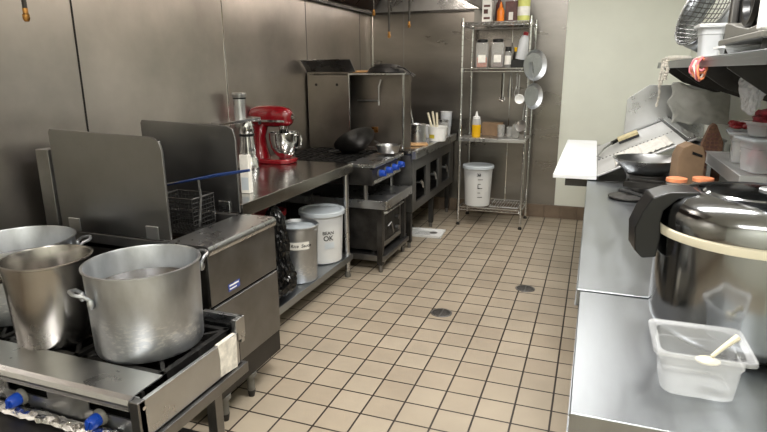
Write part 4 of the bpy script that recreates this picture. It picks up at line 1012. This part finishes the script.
# strips of cloth hanging
for i, (x, y, z0, w_, lab) in enumerate(((.385,3.98,1.30,.028,'long pale strip of rag hanging from the wall shelf end'),(.375,3.74,1.44,.032,'short pale rag strip hanging right of the long one'),(.378,3.60,1.47,.04,'wider folded rag draped over the wall shelf lip'))):
    s = MB(); n = 22; path = []; rad = []
    for q in range(n):
        t_ = q/(n-1); zz = SHZ+.012-(SHZ+.012-z0)*t_
        path.append((x-.015+.004*math.sin(q*.5+i), y+.006*math.sin(q*.4), zz)); rad.append(w_*(.24+.08*math.sin(q*2.3+i)))
    s.tube([(x+.10,y,SHZ+w_*.35), (x+.03,y,SHZ+w_*.4)]+path, [w_*.22,w_*.26]+rad, 7)
    o = s.build('rag_strip', M['rag'], off=(x,y,SHZ), angle=15); o.location = (x,y,SHZ)
    tag(o, lab, 'rag', 'rags on the wall shelf')
# rubber band bundle
rb = thing('rubber_band_bundle', (.40, 2.72, 1.56), 'bundle of pink and orange rubber bands hung on the wall shelf lip', 'rubber bands', world=True)
random.seed(4)
for i in range(16):
    s = MB(); y = 2.72+random.uniform(-.10,.10); L_ = random.uniform(.035,.075)
    pts = []
    for q in range(12):
        a = 2*math.pi*q/12; pts.append((.395+.018*math.cos(a)+random.uniform(-.004,.004), y+.02*math.sin(a*1.0+i), 1.575-.01-L_*.5+L_*.62*math.sin(a)))
    s.tube(pts, .005, 6, closed=True); s.build('band', M[('pink','coral','rag','pink')[i % 4]], rb)
# tub and tray on the shelf
t = thing('plastic_tub', (.465, 3.0, SHZ), 'frosted plastic tub on the wall shelf under the wire strainer', 'tub', 'tubs on the wall shelf', rz=0)
foodpan(t, .055, .085, .135, M['frost'], 'tub'); loft([rrect(.062,.093,.02,.1355),rrect(.062,.093,.02,.143),rrect(.055,.085,.02,.144)]).build('lid', M['white'], t)
t = thing('plastic_tub', (.50, 2.55, SHZ), 'low white tub on the wall shelf below the grey machine', 'tub', 'tubs on the wall shelf')
foodpan(t, .07, .10, .032, M['white'], 'tub')
# frying strainer
fs_ = thing('wire_strainer', (.50, 3.7, SHZ), 'large round wire strainer leaning on the wall shelf', 'strainer', world=True)
m = rotm(0,58,0) @ rotm(0,0,0); c0 = Vector((.532,3.6,1.885)); r0 = .25
m = Matrix(((1,0,0),(0,1,0),(0,0,1))) 
nrmv = Vector((-.85,-.30,.42)).normalized(); uu = nrmv.orthogonal().normalized(); uu = (Vector((0,0,1))-nrmv*nrmv.z).normalized(); ww = nrmv.cross(uu)
def ds(a, b, d=0): return c0 + uu*a + ww*b + nrmv*d
s = MB().tube([ds(r0*math.cos(t*math.pi/24), r0*math.sin(t*math.pi/24)) for t in range(48)], .007, 8, closed=True)
s.build('rim', M['steel'], fs_)
s = MB()
def dep(a, b): return -.10*max(0, 1-(a*a+b*b)/(r0*r0))
for i in range(-8, 9):
    q = i*r0/9; hw = math.sqrt(r0*r0-q*q)
    s.tube([ds(q, -hw+2*hw*j/12, dep(q,-hw+2*hw*j/12)) for j in range(13)], .0028, 5)
    s.tube([ds(-hw+2*hw*j/12, q, dep(-hw+2*hw*j/12,q)) for j in range(13)], .0028, 5)
s.build('wire_mesh', M['steel_dull'], fs_)
fs_b = MB(); prf = []
for i in range(49):
    pass
ring1 = [ds(r0*1.01*math.cos(t*math.pi/24), r0*1.01*math.sin(t*math.pi/24), 0) for t in range(48)]
ring2 = [ds(r0*1.0*math.cos(t*math.pi/24), r0*1.0*math.sin(t*math.pi/24), -.13) for t in range(48)]
fs_b.add(ring1+ring2, [(j,(j+1) % 48,48+(j+1) % 48,48+j) for j in range(48)]); o = fs_b.build('side_band', M['counter'], fs_)
md = o.modifiers.new('thickness', 'SOLIDIFY'); md.thickness = .003

# grey machine on the shelf end
gm = thing('countertop_machine', (.60, 2.25, SHZ), 'grey countertop machine with a round black dial on the wall shelf', 'machine', world=True)
mz = SHZ+.035
MB().box(.425,.76,1.93,2.56,mz,mz+.022).build('base', M['greyplastic'], gm, bevel=.006)
MB().prism([(.435,2.52,mz+.02),(.435,2.03,mz+.02),(.435,2.03,mz+.045),(.435,2.15,mz+.04),(.435,2.30,mz+.055),(.435,2.44,mz+.075),(.435,2.52,mz+.08)], (.06,0,0)).build('front_apron', M['greyplastic'], gm, bevel=.006)
MB().box(.47,.74,2.04,2.52,mz+.022,mz+.40).box(.44,.47,2.49,2.52,mz+.022,mz+.40).build('housing', M['steel_dull'], gm, bevel=.01)
MB().box(.43,.75,1.955,2.03,mz+.022,mz+.40).build('side_panel', M['white'], gm, bevel=.01)
dl = MB().lathe([(.085,0),(.10,.006),(.105,.02),(.095,.032),(.08,.03),(.075,.01)], (.466,2.20,mz+.145), 36, rotm(0,-90,0)).build('dial', M['blackplastic'], gm)
MB().lathe([(0,0),(.075,.0),(.06,.012),(.03,.02),(0,.022)], (.466,2.20,mz+.145), 32, rotm(0,-90,0)).build('dial_face', M['steel_dark'], dl)
for x in (.46,.72):
    for y in (1.98,2.50): MB().cyl((x,y,SHZ),(x,y,mz),.022,.018,14).build('foot', M['rubber'], gm)
# white plastic bag hanging at far right
bm = bmesh.new(); bmesh.ops.create_icosphere(bm, subdivisions=4, radius=1)
for v in bm.verts:
    d = v.co.copy(); n1 = noise.noise(d*2.5+Vector((2,2,8))); n2 = abs(noise.noise(d*6))
    k = 1+.3*n1-.3*n2; taper = .55+.45*max(0,d.z+.2)
    v.co = Vector((d.x*.06*k*taper*1.2, d.y*.10*k*taper, d.z*.085*(1+.1*n1)))
me = bpy.data.meshes.new('plastic_bag'); bm.to_mesh(me); bm.free(); me.materials.append(M['frost'])
o = bpy.data.objects.new('plastic_bag', me); COL.objects.link(o); o.location = (.60, 2.72, 1.43); tag(o, 'small translucent plastic bag hanging under the wall shelf above the tubs', 'bag')

# things that turned out to be one mesh become that mesh
bpy.context.view_layer.update()
for e in [o for o in COL.objects if o.type == 'EMPTY']:
    ch = list(e.children)
    if len(ch) == 1 and not ch[0].children:
        c, nm = ch[0], e.name
        mw = e.matrix_basis @ c.matrix_basis
        props = {k_: e[k_] for k_ in e.keys()}
        c.parent = None; c.matrix_basis = mw
        bpy.data.objects.remove(e); c.name = nm
        for k_, v_ in props.items(): c[k_] = v_

# ------------------------------------------------------------------ lights
def area(name, loc, size, energy, color=(1,.98,.95), rot=(0,0,0)):
    l = bpy.data.lights.new(name, 'AREA'); l.shape = 'RECTANGLE'; l.size, l.size_y = size; l.energy = energy; l.color = color
    o = bpy.data.objects.new(name, l); COL.objects.link(o); o.location = loc; o.rotation_euler = rot; return o
area('ceiling_lamp_light', (-.2, 1.84, ZC-.05), (1.2,.28), 66)
area('ceiling_lamp_light', (-.35, 4.44, ZC-.05), (1.2,.28), 27)
area('ceiling_lamp_light', (-.2, -.66, ZC-.05), (1.2,.28), 60)  # added fill light behind the camera, brightens the near end
for y in (1.6, 2.9, 4.2, 5.4):
    l = bpy.data.lights.new('hood_bulb_light', 'POINT'); l.energy = 14; l.color = (1,.88,.76); l.shadow_soft_size = .08
    o = bpy.data.objects.new('hood_bulb_light', l); COL.objects.link(o); o.location = (-1.45, y, 2.46)
w = bpy.data.worlds.new('room'); sc.world = w; w.use_nodes = True
w.node_tree.nodes['Background'].inputs[0].default_value = (.9,.93,1,1); w.node_tree.nodes['Background'].inputs[1].default_value = .3

# ------------------------------------------------------------------ camera
yaw, pitch, roll, fpx, H = -.355181, .251057, .0067376, 561.69, 1.52438
cy, sy, cp2, sp2 = math.cos(yaw), math.sin(yaw), math.cos(pitch), math.sin(pitch)
f_ = Vector((sy*cp2, cy*cp2, -sp2)); r_ = Vector((cy,-sy,0)); d_ = f_.cross(r_)
cr_, sr_ = math.cos(roll), math.sin(roll)
rr_, dd_ = cr_*r_+sr_*d_, -sr_*r_+cr_*d_
cam = bpy.data.cameras.new('camera'); cam.sensor_width = 36; cam.lens = fpx/767*36; cam.clip_start = .02
co = bpy.data.objects.new('camera', cam); COL.objects.link(co)
mt = Matrix((rr_, -dd_, -f_)).transposed().to_4x4(); mt.translation = Vector((0,0,H))
co.matrix_world = mt
sc.camera = co
sc.view_settings.view_transform = 'Standard'; sc.view_settings.look = 'None'; sc.view_settings.gamma = 1; sc.view_settings.use_curve_mapping = False
sc.view_settings.exposure = 0
